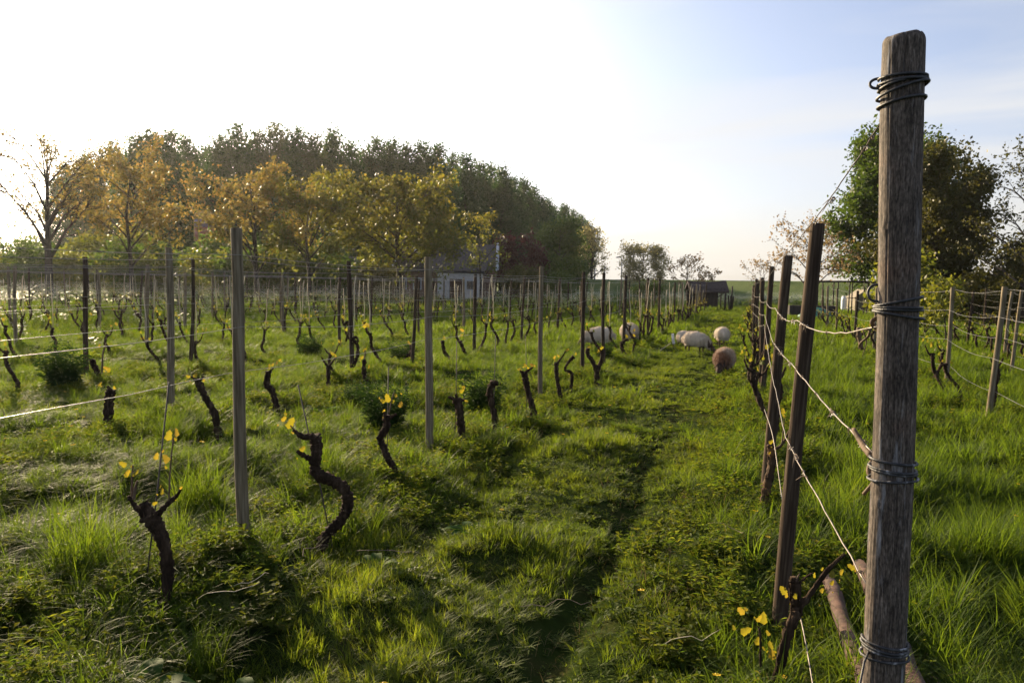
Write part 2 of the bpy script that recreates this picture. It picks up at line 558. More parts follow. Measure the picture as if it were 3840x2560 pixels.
M['wire_dull'] = surface('wire_dull', [(.12, .10, .09), (.26, .23, .20)], 20, .5, 2, .2, 60, metal=.5)
M['iron_rod'] = surface('iron_rod', [(.05, .045, .045), (.10, .085, .075)], 20, .7, 2, .2, 50, metal=.4)
M['vine_leaf'] = foliage('vine_leaf', [(.13, .13, .014), (.19, .17, .02), (.22, .15, .035)], (1.6, 1.45, .8), .5, .5, .2)
M['shoot_leaf'] = foliage('shoot_leaf', [(.09, .11, .016), (.14, .145, .02), (.17, .12, .03)], (1.6, 1.45, .8), .5, .5, .2)

ORD = ['first', 'second', 'third', 'fourth', 'fifth', 'sixth', 'seventh', 'eighth', 'ninth', 'tenth', 'eleventh', 'twelfth',
       'thirteenth', 'fourteenth', 'fifteenth', 'sixteenth', 'seventeenth', 'eighteenth', 'nineteenth', 'twentieth']
def ordn(k):
    if k < 20: return ORD[k]
    t = ['', '', 'twenty', 'thirty', 'forty', 'fifty', 'sixty', 'seventy', 'eighty', 'ninety'][(k + 1) // 10]; u = (k + 1) % 10
    if u == 0: return t[:-1] + 'ieth'
    return t + '-' + ORD[u - 1]
def row_name(k):
    if k < len(ROWS_L): return '%s vine row left of path' % ordn(k)
    j = k - len(ROWS_L)
    return '%s vine row right of path' % ordn(j)

RT = Vector((math.cos(YAW), math.sin(YAW), 0))       # across the view
FH = Vector((-math.sin(YAW), math.cos(YAW), 0))      # away from the viewer

def in_view(x, y, margin=1.06, lift=1.0):
    v = Vector((x, y, lift - EYE)); d = v.dot(fw)
    if d < .4: return False
    return abs(v.dot(rt2) / d) < margin * 1176 / 1882 and d > 0

# ------------------------------------------------------------------ posts
def post_mesh(seed, h=2.3, r=.04, m='post_wood', sides=12):
    rg_ = random.Random(seed)
    b = MB()
    n = 12
    bx, by = rg_.uniform(-.02, .02), rg_.uniform(-.02, .02)
    pts = []; rad = []
    for i in range(n):
        t = i / (n - 1)
        pts.append((bx * math.sin(t * 5 + seed), by * math.sin(t * 4 + seed * 2), -.35 + t * h))
        rad.append(r * (1.06 - .14 * t) * (1 + rg_.uniform(-.025, .025)))
    pts.append((pts[-1][0], pts[-1][1], pts[-1][2] + .004)); rad.append(rad[-1] * .93)
    b.tube(pts, rad, sides, wob=.03, rng=rg_)
    return b.mesh('post', M[m], True)

POST_MESH = [post_mesh(k, r=rr, m=mm) for k, (rr, mm) in enumerate([(.038, 'post_wood'), (.042, 'post_wood'), (.035, 'post_wood_dark'), (.040, 'post_wood_dark'), (.046, 'post_wood_dark')])]
def post(x, y, top, label, mesh=0, lean=(0, 0), group=None, width=1.0):
    o = link(bpy.data.objects.new('trellis_post', POST_MESH[mesh]))
    z0 = gzf(x, y)
    o.location = (x, y, z0)
    L_ = top - z0
    o.scale = (width, width, L_ / 1.95)
    o.rotation_euler = (-math.atan2(lean[1], L_), math.atan2(lean[0], L_), (x * 37 + y * 11) % 6.28)
    # lean is applied in world axes
    o.rotation_mode = 'QUATERNION'
    q = Vector((0, 0, 1)).rotation_difference(Vector((lean[0], lean[1], L_)).normalized())
    o.rotation_quaternion = q @ Matrix.Rotation((x * 37 + y * 11) % 6.28, 3, 'Z').to_quaternion()
    return tag(o, label, 'post', group)

prg = random.Random(3)
# measured posts: row -> (x, y, top, lean x, lean y, mesh, width)
KNOWN = {
 0: [(-2.87, 4.23, 2.0, -.12, .06, 0, .95), (-3.01, 7.52, 1.94, -.05, .05, 1, .95), (-2.92, 11.72, 1.95, -.04, .0, 0, .9), (-2.87, 14.61, 1.92, -.03, .02, 3, .9),
     (-2.72, 16.02, 1.93, -.06, .02, 2, .95), (-2.95, 20.1, 1.94, .02, .05, 3, 1), (-2.8, 23.8, 1.92, -.02, .03, 2, 1), (-2.85, 27.2, 1.92, 0, .05, 3, 1), (-3.0, 34.3, 1.85, .05, .1, 2, 1)],
 1: [(-6.45, 8.04, 2.04, -.07, .05, 1, 1), (-6.4, 12.46, 2.02, -.08, .05, 3, 1), (-5.9, 13.8, 1.8, .12, .0, 2, .9), (-6.1, 18.01, 1.9, -.05, .1, 3, 1), (-6.2, 22.5, 1.9, .03, 0, 2, 1), (-6.2, 27.0, 1.88, .05, 0, 3, 1)],
 2: [(-9.78, 12.71, 2.04, 0, .1, 2, 1), (-10.2, 10.7, 2.0, -.1, .1, 3, 1), (-9.2, 17.3, 1.78, -.06, .1, 2, 1), (-9.48, 22.76, 1.75, -.06, .1, 2, 1)],
 11: [(.19, 4.11, 2.01, .115, .10, 4, .80), (.16, 6.26, 1.94, .10, .12, 4, .84), (.22, 12.4, 2.01, .09, .15, 3, 1), (.20, 13.2, 1.85, .0, .1, 2, 1), (.22, 17.0, 1.84, .03, .05, 3, 1), (.15, 20.6, 1.90, -.02, .05, 2, 1), (.2, 24.5, 1.86, .03, .0, 3, 1)],
 12: [(3.03, 11.87, 1.77, .14, .12, 0, .95), (3.37, 15.89, 1.76, .05, .1, 0, .95), (3.1, 19.6, 1.75, .1, .1, 1, .9), (3.2, 23.5, 1.75, .05, .1, 0, 1)],
 13: [(5.23, 19.0, 1.75, .15, .15, 0, .9), (5.9, 22.1, 1.72, .15, .15, 1, .9)],
}
def row_end(k):
    x = ROWS[k]
    if k < len(ROWS_L): return math.sqrt(max(60.0, 57.0 ** 2 - x * x)) if k else 58
    return [52, 40, 42, 40, 36][k - len(ROWS_L)]
POSTS = {}
for k, x in enumerate(ROWS):
    L_ = [p for p in KNOWN.get(k, [])]
    y = max([p[1] for p in L_]) + 4.1 if L_ else 2.5 + prg.random() * 2
    if not L_ or k in (2, 13):
        y0 = 3.0 + prg.random()
        ys = [p[1] for p in L_]
        yy = y0
        while yy < (min(ys) - 2 if ys else 0):
            L_.append((x + prg.uniform(-.1, .1), yy, 1.9 + prg.uniform(-.1, .1), prg.uniform(-.08, .08), prg.uniform(-.05, .12), prg.randrange(4), 1)); yy += 4.2
    while y < row_end(k):
        L_.append((x + prg.uniform(-.10, .10), y, (1.90 if k < 11 else 1.74) + prg.uniform(-.10, .10), prg.uniform(-.09, .09), prg.uniform(-.05, .12), prg.randrange(4), prg.uniform(.9, 1.1)))
        y += (4.2 if k in (0, 1, 11, 12) else 5.6) + prg.uniform(-.5, .5)
    L_.sort(key=lambda p: p[1])
    vis = [p for p in L_ if in_view(p[0], p[1])]
    POSTS[k] = vis
    look = {0: 'slim grey timber post', 1: 'grey timber post', 2: 'thin dark timber post', 3: 'dark timber post', 4: 'thick dark leaning timber post'}
    for j, (px, py, top, lx, ly, ms, wd) in enumerate(vis):
        post(px, py, top, '%s, %s along the %s' % (look[ms], ordn(j), row_name(k)), ms, (lx, ly), 'trellis posts', wd)

# ------------------------------------------------------------------ trellis wires
def wire(pts, r, label, m='wire', name='trellis_wire', sag=.02, parent=None, sides=5, n=7, wig=0.0):
    """hang a wire through the points"""
    b = MB(); out = []
    wr = random.Random(len(label) + int(abs(pts[0][0]) * 100))
    for a, c in zip(pts[:-1], pts[1:]):
        a = Vector(a); c = Vector(c)
        for i in range(n):
            t = i / n
            p = a.lerp(c, t); p.z -= sag * 4 * t * (1 - t)
            if wig and i: p += Vector((wr.uniform(-wig, wig), 0, wr.uniform(-wig, wig)))
            out.append(p)
    out.append(Vector(pts[-1]))
    b.tube(out, r, sides)
    return tag(b.build(name, M[m], parent, True), label, 'wire', 'trellis wires') if parent is None else b.build(name, M[m], parent, True)

LEVEL = {0: 'topmost', 1: 'second from top', 2: 'middle', 3: 'lowest', 4: 'bottom'}
for k, x in enumerate(ROWS):
    if k == 11: continue
    hs = [1.825, 1.80, 1.385, 1.13] if k < 11 else [1.73, 1.37, 1.10, .86, .40]
    ps = POSTS[k]
    if len(ps) < 2: continue
    y0 = 1.2 if k < 11 else 6.0
    dn = math.hypot(ps[0][0], ps[0][1])
    for lv, hz in enumerate(hs):
        wr = random.Random(k * 10 + lv)
        side = (-1 if lv % 2 else 1) * .045
        pts = [(x + side, y0, hz + wr.uniform(-.01, .01))]
        for (px, py, top, lx, ly, ms, wd) in ps:
            t = hz / top
            z = min(hz + wr.uniform(-.03, .03), top - .03)
            if k >= 11 and lv == 0: z = top - .04
            pts.append((px + lx * t + side * wd, py + ly * t, z))
        wire(pts, .0018 if dn < 8 else .0027, '%s wire of the %s' % (LEVEL[lv], row_name(k)), sag=(.02 if k < 11 else .05) + wr.uniform(0, .02), wig=.004)

# ------------------------------------------------------------------ grape vines
def leaf_geo(rg_, s):
    """lobed vine leaf, petiole at the origin, about s long"""
    out = []
    n = 15
    for i in range(n):
        a = -2.5 + 5.0 * i / (n - 1)
        lob = .78 + .22 * math.cos(a * 2.5) + (.07 if i % 2 else -.07)
        rr = s * .56 * lob * (1 - .12 * abs(a))
        out.append((math.sin(a) * rr, s * .42 + math.cos(a) * rr, -abs(math.sin(a)) * rr * .35 + rg_.uniform(-.05, .05) * s))
    V = [(0, 0, 0), (0, s * .45, .04 * s)] + out
    F = [(1, 2 + i, 3 + i) for i in range(n - 1)] + [(1, 0, 2), (1, 1 + n, 0)]
    return V, F

lrg = random.Random(21)
LEAF = []
for k in range(5):
    b = MB(); V, F = leaf_geo(lrg, 1.0); b.add(V, F); LEAF.append(b.mesh('leaf', M['vine_leaf'], True))

def rnd_rot(rg_, face=None):
    return Matrix.Rotation(rg_.uniform(0, 6.28), 3, 'Z') @ Matrix.Rotation(rg_.uniform(.5, 1.7), 3, 'X') @ Matrix.Rotation(rg_.uniform(-.8, .8), 3, 'Y')

def lump_path(path, n=8):
    return [tuple(p) for p in smooth_path(path, n)]

def trunk_geo(b, path, rg_, knob=.13, sides=9, near=False):
    P = lump_path(path)
    pts = [p[:3] for p in P]; rad = [max(.0018, p[3] * (1 + .14 * math.sin(i * 1.9 + rg_.random()) + rg_.uniform(-knob, knob))) for i, p in enumerate(P)]
    if near:                                  # ridged, stringy bark twisting round the stem
        tw = rg_.uniform(.2, .45); ph = rg_.uniform(0, 6)
        def ridge(i, q):
            a = q + i * tw * .25
            return 1 + .13 * math.sin(3 * a + ph) + .10 * math.sin(7 * a + i * .5) + .09 * math.sin(11 * a - i * .9 + ph) + rg_.uniform(-.06, .06)
        b.tube(pts, rad, 22, rf=ridge)
        return
    b.tube(pts, rad, sides, wob=.20, rng=rg_)

def near_vine(data, idx):
    lab, x, y, path, arms, canes, leaves = data
    rg_ = random.Random(idx + 100)
    root = empty('grape_vine', (x, y, gzf(x, y)))
    tag(root, lab, 'vine', 'grape vines')
    dz = [0.0]
    def p3(u, z, r):
        dz[0] = max(-.05, min(.05, dz[0] + rg_.uniform(-.015, .015)))
        v = RT * u + FH * dz[0]
        return (v.x, v.y, z, r)
    b = MB()
    tp = [p3(*p) for p in path]
    tp = [(tp[0][0], tp[0][1], -.12, tp[0][3] * 1.15)] + tp
    close = idx < 6 or idx in (11, 12, 13, 20, 21)
    trunk_geo(b, tp, rg_, near=close)
    for a in arms:
        trunk_geo(b, [p3(*p) for p in a], rg_, sides=7, near=close)
    if close:           # shaggy strips of peeling bark and knots on the head
        for q in range(46):
            i = rg_.randrange(len(tp) - 1); t = rg_.random()
            c = Vector(tp[i][:3]).lerp(Vector(tp[i + 1][:3]), t); r_ = tp[i][3]
            a = rg_.uniform(0, 6.28); o = Vector((math.cos(a), math.sin(a), 0)) * r_ * .95
            b.tube([c + o - Vector((0, 0, .02)), c + o * 1.12, c + o * 1.25 + Vector((0, 0, .018))], [.004, .005, .001], 4)
    b.build('trunk', M['mossy_bark' if idx in (20,) else 'bark'], root, True)
    for c in canes:
        b = MB(); trunk_geo(b, [p3(*p) for p in c], rg_, .08, 6); b.build('cane', M['cane'], root, True)
    if idx < 24:                              # unfolding buds beside the grown leaves
        leaves = leaves + [(u + rg_.gauss(0, .022), z + rg_.gauss(-.015, .025), s * rg_.uniform(.28, .55)) for (u, z, s) in leaves for _ in range(1)]
    for (u, z, s) in leaves:
        o = link(bpy.data.objects.new('leaf', LEAF[rg_.randrange(5)]), root)
        v = RT * u + FH * rg_.uniform(-.04, .04)
        s *= 1.0
        R_ = (Matrix.Rotation(YAW, 3, 'Z') @ Matrix.Rotation(rg_.uniform(-.6, .6), 3, 'Z') @ Matrix.Rotation(rg_.uniform(.9, 1.6), 3, 'X') @ Matrix.Rotation(rg_.uniform(-1.2, 1.2), 3, 'Z'))
        c = R_ @ Vector((0, s * .4, 0))
        o.location = (v.x - c.x, v.y - c.y, z - c.z)
        o.rotation_euler = R_.to_euler()
        o.scale = (s, s, s)
    return root

NEAR_VINES = [
 ('thick vine trunk leaning left with a stubby forked head,nearest on the left',-2.81,3.42,[(0.0,0.0,0.027),(0.017,0.103,0.0259),(0.025,0.216,0.027),(0.011,0.331,0.0291),(-0.032,0.426,0.0335),(-0.075,0.502,0.0388),(-0.105,0.555,0.0259)],[[(-0.077,0.473,0.0151),(-0.143,0.528,0.0119),(-0.179,0.589,0.0086)],[(-0.044,0.485,0.0173),(0.005,0.537,0.0119),(0.058,0.587,0.0086),(0.089,0.632,0.0054)]],[[(-0.166,0.567,0.0065),(-0.164,0.681,0.0054),(-0.157,0.748,0.0032)],[(-0.149,0.572,0.0076),(-0.141,0.639,0.0065),(-0.127,0.671,0.0043)],[(0.025,0.564,0.0054),(0.033,0.707,0.0043),(0.048,0.818,0.0043),(0.053,0.891,0.0032)]],[(-0.178,0.761,0.043),(-0.133,0.715,0.047),(-0.186,0.705,0.039),(0.038,0.902,0.056),(0.066,0.913,0.047),(-0.018,0.801,0.039),(0.021,0.784,0.056),(-0.003,0.617,0.039),(-0.039,0.558,0.03),(0.094,0.639,0.019)]),
 ('snaking vine trunk bent sharply to the right above its foot',-2.45,4.38,[(-0.0,0.0,0.0311),(0.01,0.117,0.0311),(0.047,0.182,0.0311),(0.103,0.232,0.0285),(0.148,0.308,0.0311),(0.153,0.38,0.0337),(0.121,0.455,0.0337),(0.055,0.499,0.0337),(-0.019,0.53,0.0337),(-0.045,0.577,0.0311),(-0.03,0.644,0.0311),(-0.03,0.711,0.0311),(-0.045,0.769,0.0337)],[[(-0.045,0.625,0.0182),(-0.093,0.64,0.0156),(-0.148,0.674,0.0104)],[(-0.045,0.764,0.0208),(-0.116,0.762,0.0156),(-0.166,0.804,0.0091)]],[[(-0.161,0.801,0.0052),(-0.187,0.827,0.0039)]],[(-0.187,0.835,0.078),(-0.234,0.861,0.042),(-0.111,0.688,0.047),(-0.129,0.656,0.031),(-0.221,0.893,0.026)]),
 ('slim S-curved vine trunk with yellow shoots at its head',-2.74,6.06,[(-0.0,-0.0,0.0245),(0.01,0.098,0.0245),(-0.037,0.183,0.0245),(-0.073,0.265,0.0262),(-0.105,0.347,0.0262),(-0.053,0.434,0.028),(-0.053,0.537,0.0262)],[[(-0.049,0.502,0.014),(0.031,0.55,0.0087)],[(-0.057,0.527,0.014),(-0.078,0.562,0.0087)]],[[(-0.032,0.556,0.0052),(-0.012,0.663,0.0052),(0.009,0.734,0.0035)]],[(-0.044,0.669,0.077),(-0.079,0.654,0.049),(0.059,0.625,0.056),(0.02,0.699,0.042),(-0.078,0.562,0.035)]),
 ('straight short vine trunk with a flared fan-shaped head',-2.77,7.84,[(0.0,0.0,0.0353),(-0.02,0.176,0.0353),(-0.04,0.31,0.0375),(-0.068,0.449,0.0397)],[[(-0.068,0.426,0.0198),(-0.157,0.461,0.011)],[(-0.063,0.426,0.0198),(0.017,0.428,0.011)],[(-0.068,0.44,0.0176),(-0.078,0.493,0.011)]],[],[(-0.016,0.53,0.062),(0.035,0.419,0.044),(-0.007,0.571,0.04)]),
 ('bare vine trunk with a hooked top and no leaves',-2.67,8.65,[(0.0,-0.0,0.0337),(-0.008,0.191,0.0337),(-0.045,0.386,0.0313),(-0.071,0.518,0.0337),(-0.039,0.616,0.0337),(0.019,0.617,0.0241)],[],[],[]),
 ('vine trunk leaning left under a spread tuft of yellow shoots',-2.43,9.5,[(0.0,0.0,0.0365),(-0.035,0.201,0.0339),(-0.091,0.375,0.0313),(-0.126,0.532,0.0339),(-0.149,0.637,0.0339)],[[(-0.148,0.627,0.0182),(-0.201,0.652,0.0104)],[(-0.138,0.627,0.0182),(-0.04,0.702,0.0104)]],[],[(-0.196,0.663,0.052),(-0.134,0.722,0.057),(-0.056,0.723,0.063),(-0.097,0.686,0.042)]),
 ('upright vine with one long cane reaching up to the right',-2.53,11.36,[(0.0,-0.0,0.0309),(-0.042,0.219,0.0309),(-0.077,0.405,0.0309),(-0.081,0.574,0.037)],[[(-0.068,0.561,0.0185),(-0.002,0.65,0.0123),(0.052,0.744,0.0093)]],[],[(0.064,0.75,0.062),(-0.107,0.635,0.056),(-0.052,0.661,0.049)]),
 ('thin vine with a dog-leg kink halfway up',-2.58,12.22,[(0.0,0.0,0.0232),(0.013,0.295,0.0265),(-0.088,0.361,0.0199),(-0.057,0.455,0.0199),(0.04,0.57,0.0298)],[],[],[(0.066,0.604,0.046)]),
 ('Y-shaped vine with two upright arms beside the grazing sheep',-2.38,13.34,[(0.0,0.0,0.0394),(-0.006,0.261,0.043),(-0.075,0.426,0.0358),(-0.157,0.547,0.0358),(-0.16,0.648,0.0322)],[[(-0.006,0.246,0.0358),(0.055,0.399,0.0322),(0.081,0.522,0.0286),(0.064,0.623,0.0286)]],[],[(-0.146,0.677,0.072),(0.063,0.652,0.072),(0.028,0.608,0.05)]),
 ('arched vine trunk in front of the sheep seen from behind',-2.6,18.33,[(-0.0,0.0,0.039),(-0.083,0.185,0.039),(-0.127,0.341,0.039),(-0.07,0.43,0.0341),(0.027,0.451,0.0292)],[],[],[(-0.014,0.529,0.088)]),
 ('short vine beside the arched one,bare and upright',-2.46,18.4,[(-0.0,0.0,0.0293),(-0.006,0.206,0.0293),(0.009,0.383,0.0293)],[],[],[(0.013,0.579,0.078),(-0.01,0.696,0.078)]),
 ('stout bent vine in the second row behind a yellow leaf',-6.41,7.1,[(0.0,0.0,0.0411),(-0.072,0.087,0.0434),(-0.069,0.288,0.0411),(-0.048,0.441,0.0457)],[[(-0.048,0.423,0.0206),(-0.089,0.478,0.0114)]],[],[(-0.076,0.672,0.064),(-0.157,0.5,0.059),(-0.02,0.456,0.041)]),
 ('vine leaning left in the second row with a fringe of young leaves',-5.32,7.34,[(0.0,0.0,0.0317),(-0.035,0.24,0.034),(-0.125,0.409,0.0317),(-0.188,0.532,0.034),(-0.237,0.61,0.0272)],[[(-0.21,0.578,0.0159),(-0.292,0.632,0.0091)],[(-0.21,0.587,0.0159),(-0.159,0.634,0.0091)]],[],[(-0.291,0.641,0.05),(-0.232,0.651,0.059),(-0.164,0.597,0.05),(-0.333,0.622,0.041)]),
 ('S-shaped vine in the second row just right of the near post',-5.33,8.5,[(0.0,0.0,0.0307),(-0.03,0.219,0.0333),(-0.071,0.358,0.0333),(-0.133,0.43,0.0333),(-0.107,0.586,0.0333)],[[(-0.107,0.571,0.0154),(-0.05,0.623,0.0077)]],[],[(-0.101,0.643,0.067),(-0.019,0.686,0.056),(-0.06,0.665,0.051),(0.012,0.718,0.041)]),
 ('forked vine in the second row shaped like a Y',-5.87,10.7,[(0.0,0.0,0.0316),(-0.0,0.193,0.0316),(-0.001,0.378,0.0348)],[[(-0.001,0.365,0.0222),(-0.071,0.46,0.0127),(-0.103,0.517,0.0095)],[(-0.001,0.365,0.0222),(0.076,0.475,0.0127),(0.12,0.515,0.0095)]],[],[(0.069,0.565,0.076),(0.101,0.527,0.051)]),
 ('upright wavy vine in the second row with three tufts of leaves',-5.33,11.04,[(-0.0,-0.0,0.0289),(-0.092,0.22,0.0321),(-0.125,0.375,0.0321),(-0.119,0.556,0.0257)],[],[[(-0.119,0.556,0.0128),(-0.107,0.699,0.0096)]],[(-0.171,0.581,0.071),(-0.12,0.699,0.064),(-0.06,0.454,0.051),(-0.121,1.054,0.103)]),
 ('S-bent vine leaning right in the second row',-6.39,14.58,[(0.0,0.0,0.0419),(0.033,0.136,0.0419),(0.149,0.282,0.0419),(0.148,0.442,0.0335)],[],[],[(0.114,0.475,0.084),(0.181,0.493,0.075)]),
 ('thin arched vine leaning left in the second row behind the middle post',-5.69,15.46,[(0.0,0.0,0.0349),(-0.072,0.14,0.0349),(-0.178,0.261,0.0349),(-0.216,0.498,0.0349)],[],[],[(-0.182,0.542,0.079)]),
 ('long slanting vine in the second row with a sunlit tuft',-5.64,16.38,[(0.0,-0.0,0.0368),(-0.132,0.229,0.0368),(-0.227,0.45,0.0368)],[],[],[(-0.175,0.672,0.101),(-0.192,0.561,0.074)]),
 ('knotted vine in the second row left of the tall weeds',-9.65,10.4,[(-0.0,-0.0,0.0404),(-0.045,0.136,0.0404),(-0.123,0.304,0.0471),(-0.109,0.359,0.0337)],[],[[(0.007,0.034,0.0168),(0.035,0.443,0.0135),(0.086,0.614,0.0101)]],[(-0.014,-0.021,0.081),(0.098,0.186,0.094),(-0.017,0.578,0.054)]),
 ('mossy vine leaning against the third post of the right row',0.11,5.97,[(0.0,0.0,0.0303),(0.039,0.101,0.0273),(0.065,0.227,0.0273),(0.091,0.353,0.0273),(0.086,0.477,0.0273)],[[(0.087,0.461,0.0136),(0.155,0.503,0.0091),(0.204,0.603,0.0076)],[(0.08,0.477,0.0152),(0.054,0.501,0.0091)]],[[(0.155,0.503,0.0061),(0.164,0.665,0.0045),(0.159,0.711,0.003)]],[(0.149,0.742,0.048),(0.162,0.711,0.036),(0.078,0.52,0.042),(0.056,0.452,0.027)]),
 ('gnarled vine with lit yellow leaves at the foot of the big post',0.15,3.54,[(0.0,0.0,0.0196),(0.05,0.257,0.0196),(0.081,0.352,0.0214),(0.09,0.395,0.0214),(0.081,0.483,0.0196),(0.076,0.52,0.0143)],[[(0.095,0.38,0.0116),(0.155,0.465,0.0107),(0.215,0.55,0.0089),(0.281,0.626,0.0054)],[(0.083,0.473,0.0071),(0.116,0.521,0.0045),(0.146,0.549,0.0027)]],[[(0.078,0.505,0.0045),(0.092,0.539,0.0027)]],[(0.027,0.467,0.043),(0.073,0.449,0.029),(0.06,0.426,0.025),(0.158,0.531,0.025),(0.225,0.541,0.036),(0.305,0.574,0.036),(0.261,0.551,0.029),(0.201,0.457,0.029),(0.245,0.486,0.025)]),
 ('upright young cane bearing toothed golden leaves by the near right post',0.11,3.51,[(0.0,0.0,0.0062),(-0.01,0.17,0.0053),(-0.018,0.282,0.0044),(-0.027,0.31,0.0027)],[],[],[(-0.004,0.343,0.053),(-0.036,0.357,0.035),(-0.087,0.36,0.043),(-0.075,0.281,0.053),(-0.018,0.235,0.043),(0.018,0.242,0.039),(0.04,0.18,0.046),(-0.03,0.075,0.039),(-0.053,0.056,0.032)]),
]
for i_, d_ in enumerate(NEAR_VINES):
    near_vine(d_, i_)

def proto_vine(k):
    rg_ = random.Random(k * 7 + 1)
    shape = ['S-bent', 'left-leaning', 'upright', 'forked', 'hooked', 'right-leaning', 'crooked', 'low knotted'][k]
    h = {7: .38, 4: .52}.get(k, .56) + rg_.uniform(-.04, .06)
    lean = {1: -.22, 5: .22, 0: .05, 6: -.08}.get(k, rg_.uniform(-.05, .05))
    amp = {0: .09, 6: .08, 4: .06}.get(k, .035)
    def q(t, r):
        v = RT * (lean * t + amp * math.sin(t * 5.5 + k)) + FH * rg_.uniform(-.03, .03)
        return (v.x, v.y, -.1 + t * (h + .1), r)
    path = [q(t / 6, .024 * (1.15 - .2 * t / 6) * (1.25 if t == 6 else 1)) for t in range(7)]
    b = MB(); trunk_geo(b, path, rg_, sides=7)
    tip = Vector(path[-1][:3])
    n_arm = {3: 2, 2: 2, 7: 2}.get(k, 1)
    tips = [tip]
    for j in range(n_arm):
        s = (1 if j else -1) * rg_.uniform(.6, 1)
        e = tip + RT * s * .12 + Vector((0, 0, rg_.uniform(.02, .14)))
        m_ = tip + RT * s * .07 + Vector((0, 0, .01))
        trunk_geo(b, [(*(tip - Vector((0, 0, .04))), .015), (*m_, .012), (*e, .007)], rg_, sides=6)
        tips.append(e)
    if k == 4:
        e = tip + RT * .09 - Vector((0, 0, .05))
        trunk_geo(b, [(*tip, .02), (*(tip + RT * .06 + Vector((0, 0, .02))), .018), (*e, .012)], rg_, sides=6)
    tm = b.mesh('trunk', M['bark'], True)
    b = MB()
    for j in range(7 if k != 4 else 3):
        c = rg_.choice(tips) + Vector((rg_.gauss(0, .035), rg_.gauss(0, .035), abs(rg_.gauss(.03, .05))))
        V, F = leaf_geo(rg_, rg_.uniform(.035, .06)); R_ = rnd_rot(rg_)
        b.add([tuple(c + R_ @ Vector(v)) for v in V], F)
    sm = b.mesh('shoots', M['shoot_leaf'], True)
    b = MB()
    e = tip + RT * rg_.uniform(-.08, .08); e.z = 1.40
    b.tube([tip - Vector((0, 0, .05)), tip.lerp(e, .4) + RT * .012, tip.lerp(e, .75) - RT * .008, e], [.0068, .0078, .0065, .0055], 5)
    cm = b.mesh('training_cane', M['straw_cane'], True)
    return shape, tm, sm, cm

PROTO = [proto_vine(k) for k in range(8)]
def rowvines():
    vr = random.Random(8)
    near = [(d[1], d[2]) for d in NEAR_VINES]
    out = []
    for k, x in enumerate(ROWS):
        y = 2.4 + vr.random()
        j = 0
        while y < row_end(k) - .5:
            vx = x + vr.uniform(-.16, .16)
            ok = in_view(vx, y, 1.05, .4) and not any(math.hypot(vx - a, y - b_) < .75 for a, b_ in near)
            if k == 0 and y < 16.5: ok = False
            if k == 1 and y < 9.6: ok = False
            if k == 11 and y < 8: ok = False
            if vr.random() < .06: ok = False
            if ok:
                out.append((math.hypot(vx, y), k, j, vx, y, vr.randrange(8), vr.uniform(-.7, .7), vr.uniform(1.0, 1.3))); j += 1
            y += vr.uniform(.80, 1.20)
    return sorted(out)

VINES = rowvines()
N_IND = 276
for (d, k, j, x, y, p, rz, s) in VINES[:N_IND]:
    shape, tm, sm, cm = PROTO[p]
    root = empty('grape_vine', (x, y, gzf(x, y)), rz)
    root.scale = (s, s, s)
    tag(root, '%s vine, %s in the %s%s' % (shape, ordn(j), row_name(k), ', farther off' if k in (0, 1, 11) else ''), 'vine', 'grape vines')
    link(bpy.data.objects.new('trunk', tm), root)
    tag(link(bpy.data.objects.new('shoots', sm), root), kind='stuff')
    if k < 11 and ((k * 7 + j) % 7 if k < 3 else (k + j) % 2):
        link(bpy.data.objects.new('training_cane', cm), root)
rest = VINES[N_IND:]
if rest:
    allm = []
    for (shape, tm, sm, cm) in PROTO: allm += [tm, sm, cm]
    P = []; I = []; RZ = []; S = []
    for (d, k, j, x, y, p, rz, s) in rest:
        for q in range(3 if k < 11 and (j + k) % 2 else 2):
            P.append((x, y, gzf(x, y))); I.append(p * 3 + q); RZ.append(rz); S.append(s)
    scatter('far_grape_vines', 'distant grape vines massed at the far ends of the rows', allm, np.array(P), np.array(S), np.array(I), 0.0, 'vine', np.array(RZ))

# thin iron rods standing beside the nearest vines
for (a, b_, lab) in [((-2.892, 3.583, 1.153), (-3.045, 3.538, -.1), 'thin dark iron rod leaning beside the nearest left vine'),
                     ((-2.62, 4.40, 1.06), (-2.39, 4.47, -.1), 'thin iron rod leaning right behind the snaking vine'),
                     ((-2.85, 6.2, .99), (-2.87, 6.2, -.1), 'upright thin rod beside the slim S-curved vine'),
                     ((-2.98, 8.2, 1.08), (-2.99, 8.2, -.1), 'upright thin rod beside the fan-headed vine'),
                     ((-2.78, 8.95, 1.10), (-2.80, 8.94, -.1), 'upright thin rod beside the hooked bare vine'),
                     ((-2.68, 9.9, 1.05), (-2.66, 9.95, -.1), 'upright thin rod beside the vine with spread yellow shoots')]:
    b = MB(); b.tube([b_, tuple((Vector(a) + Vector(b_)) / 2 + Vector((.006, 0, 0))), a], .0042, 6)
    tag(b.build('support_rod', M['iron_rod'], None, True), lab, 'rod', 'iron vine rods')

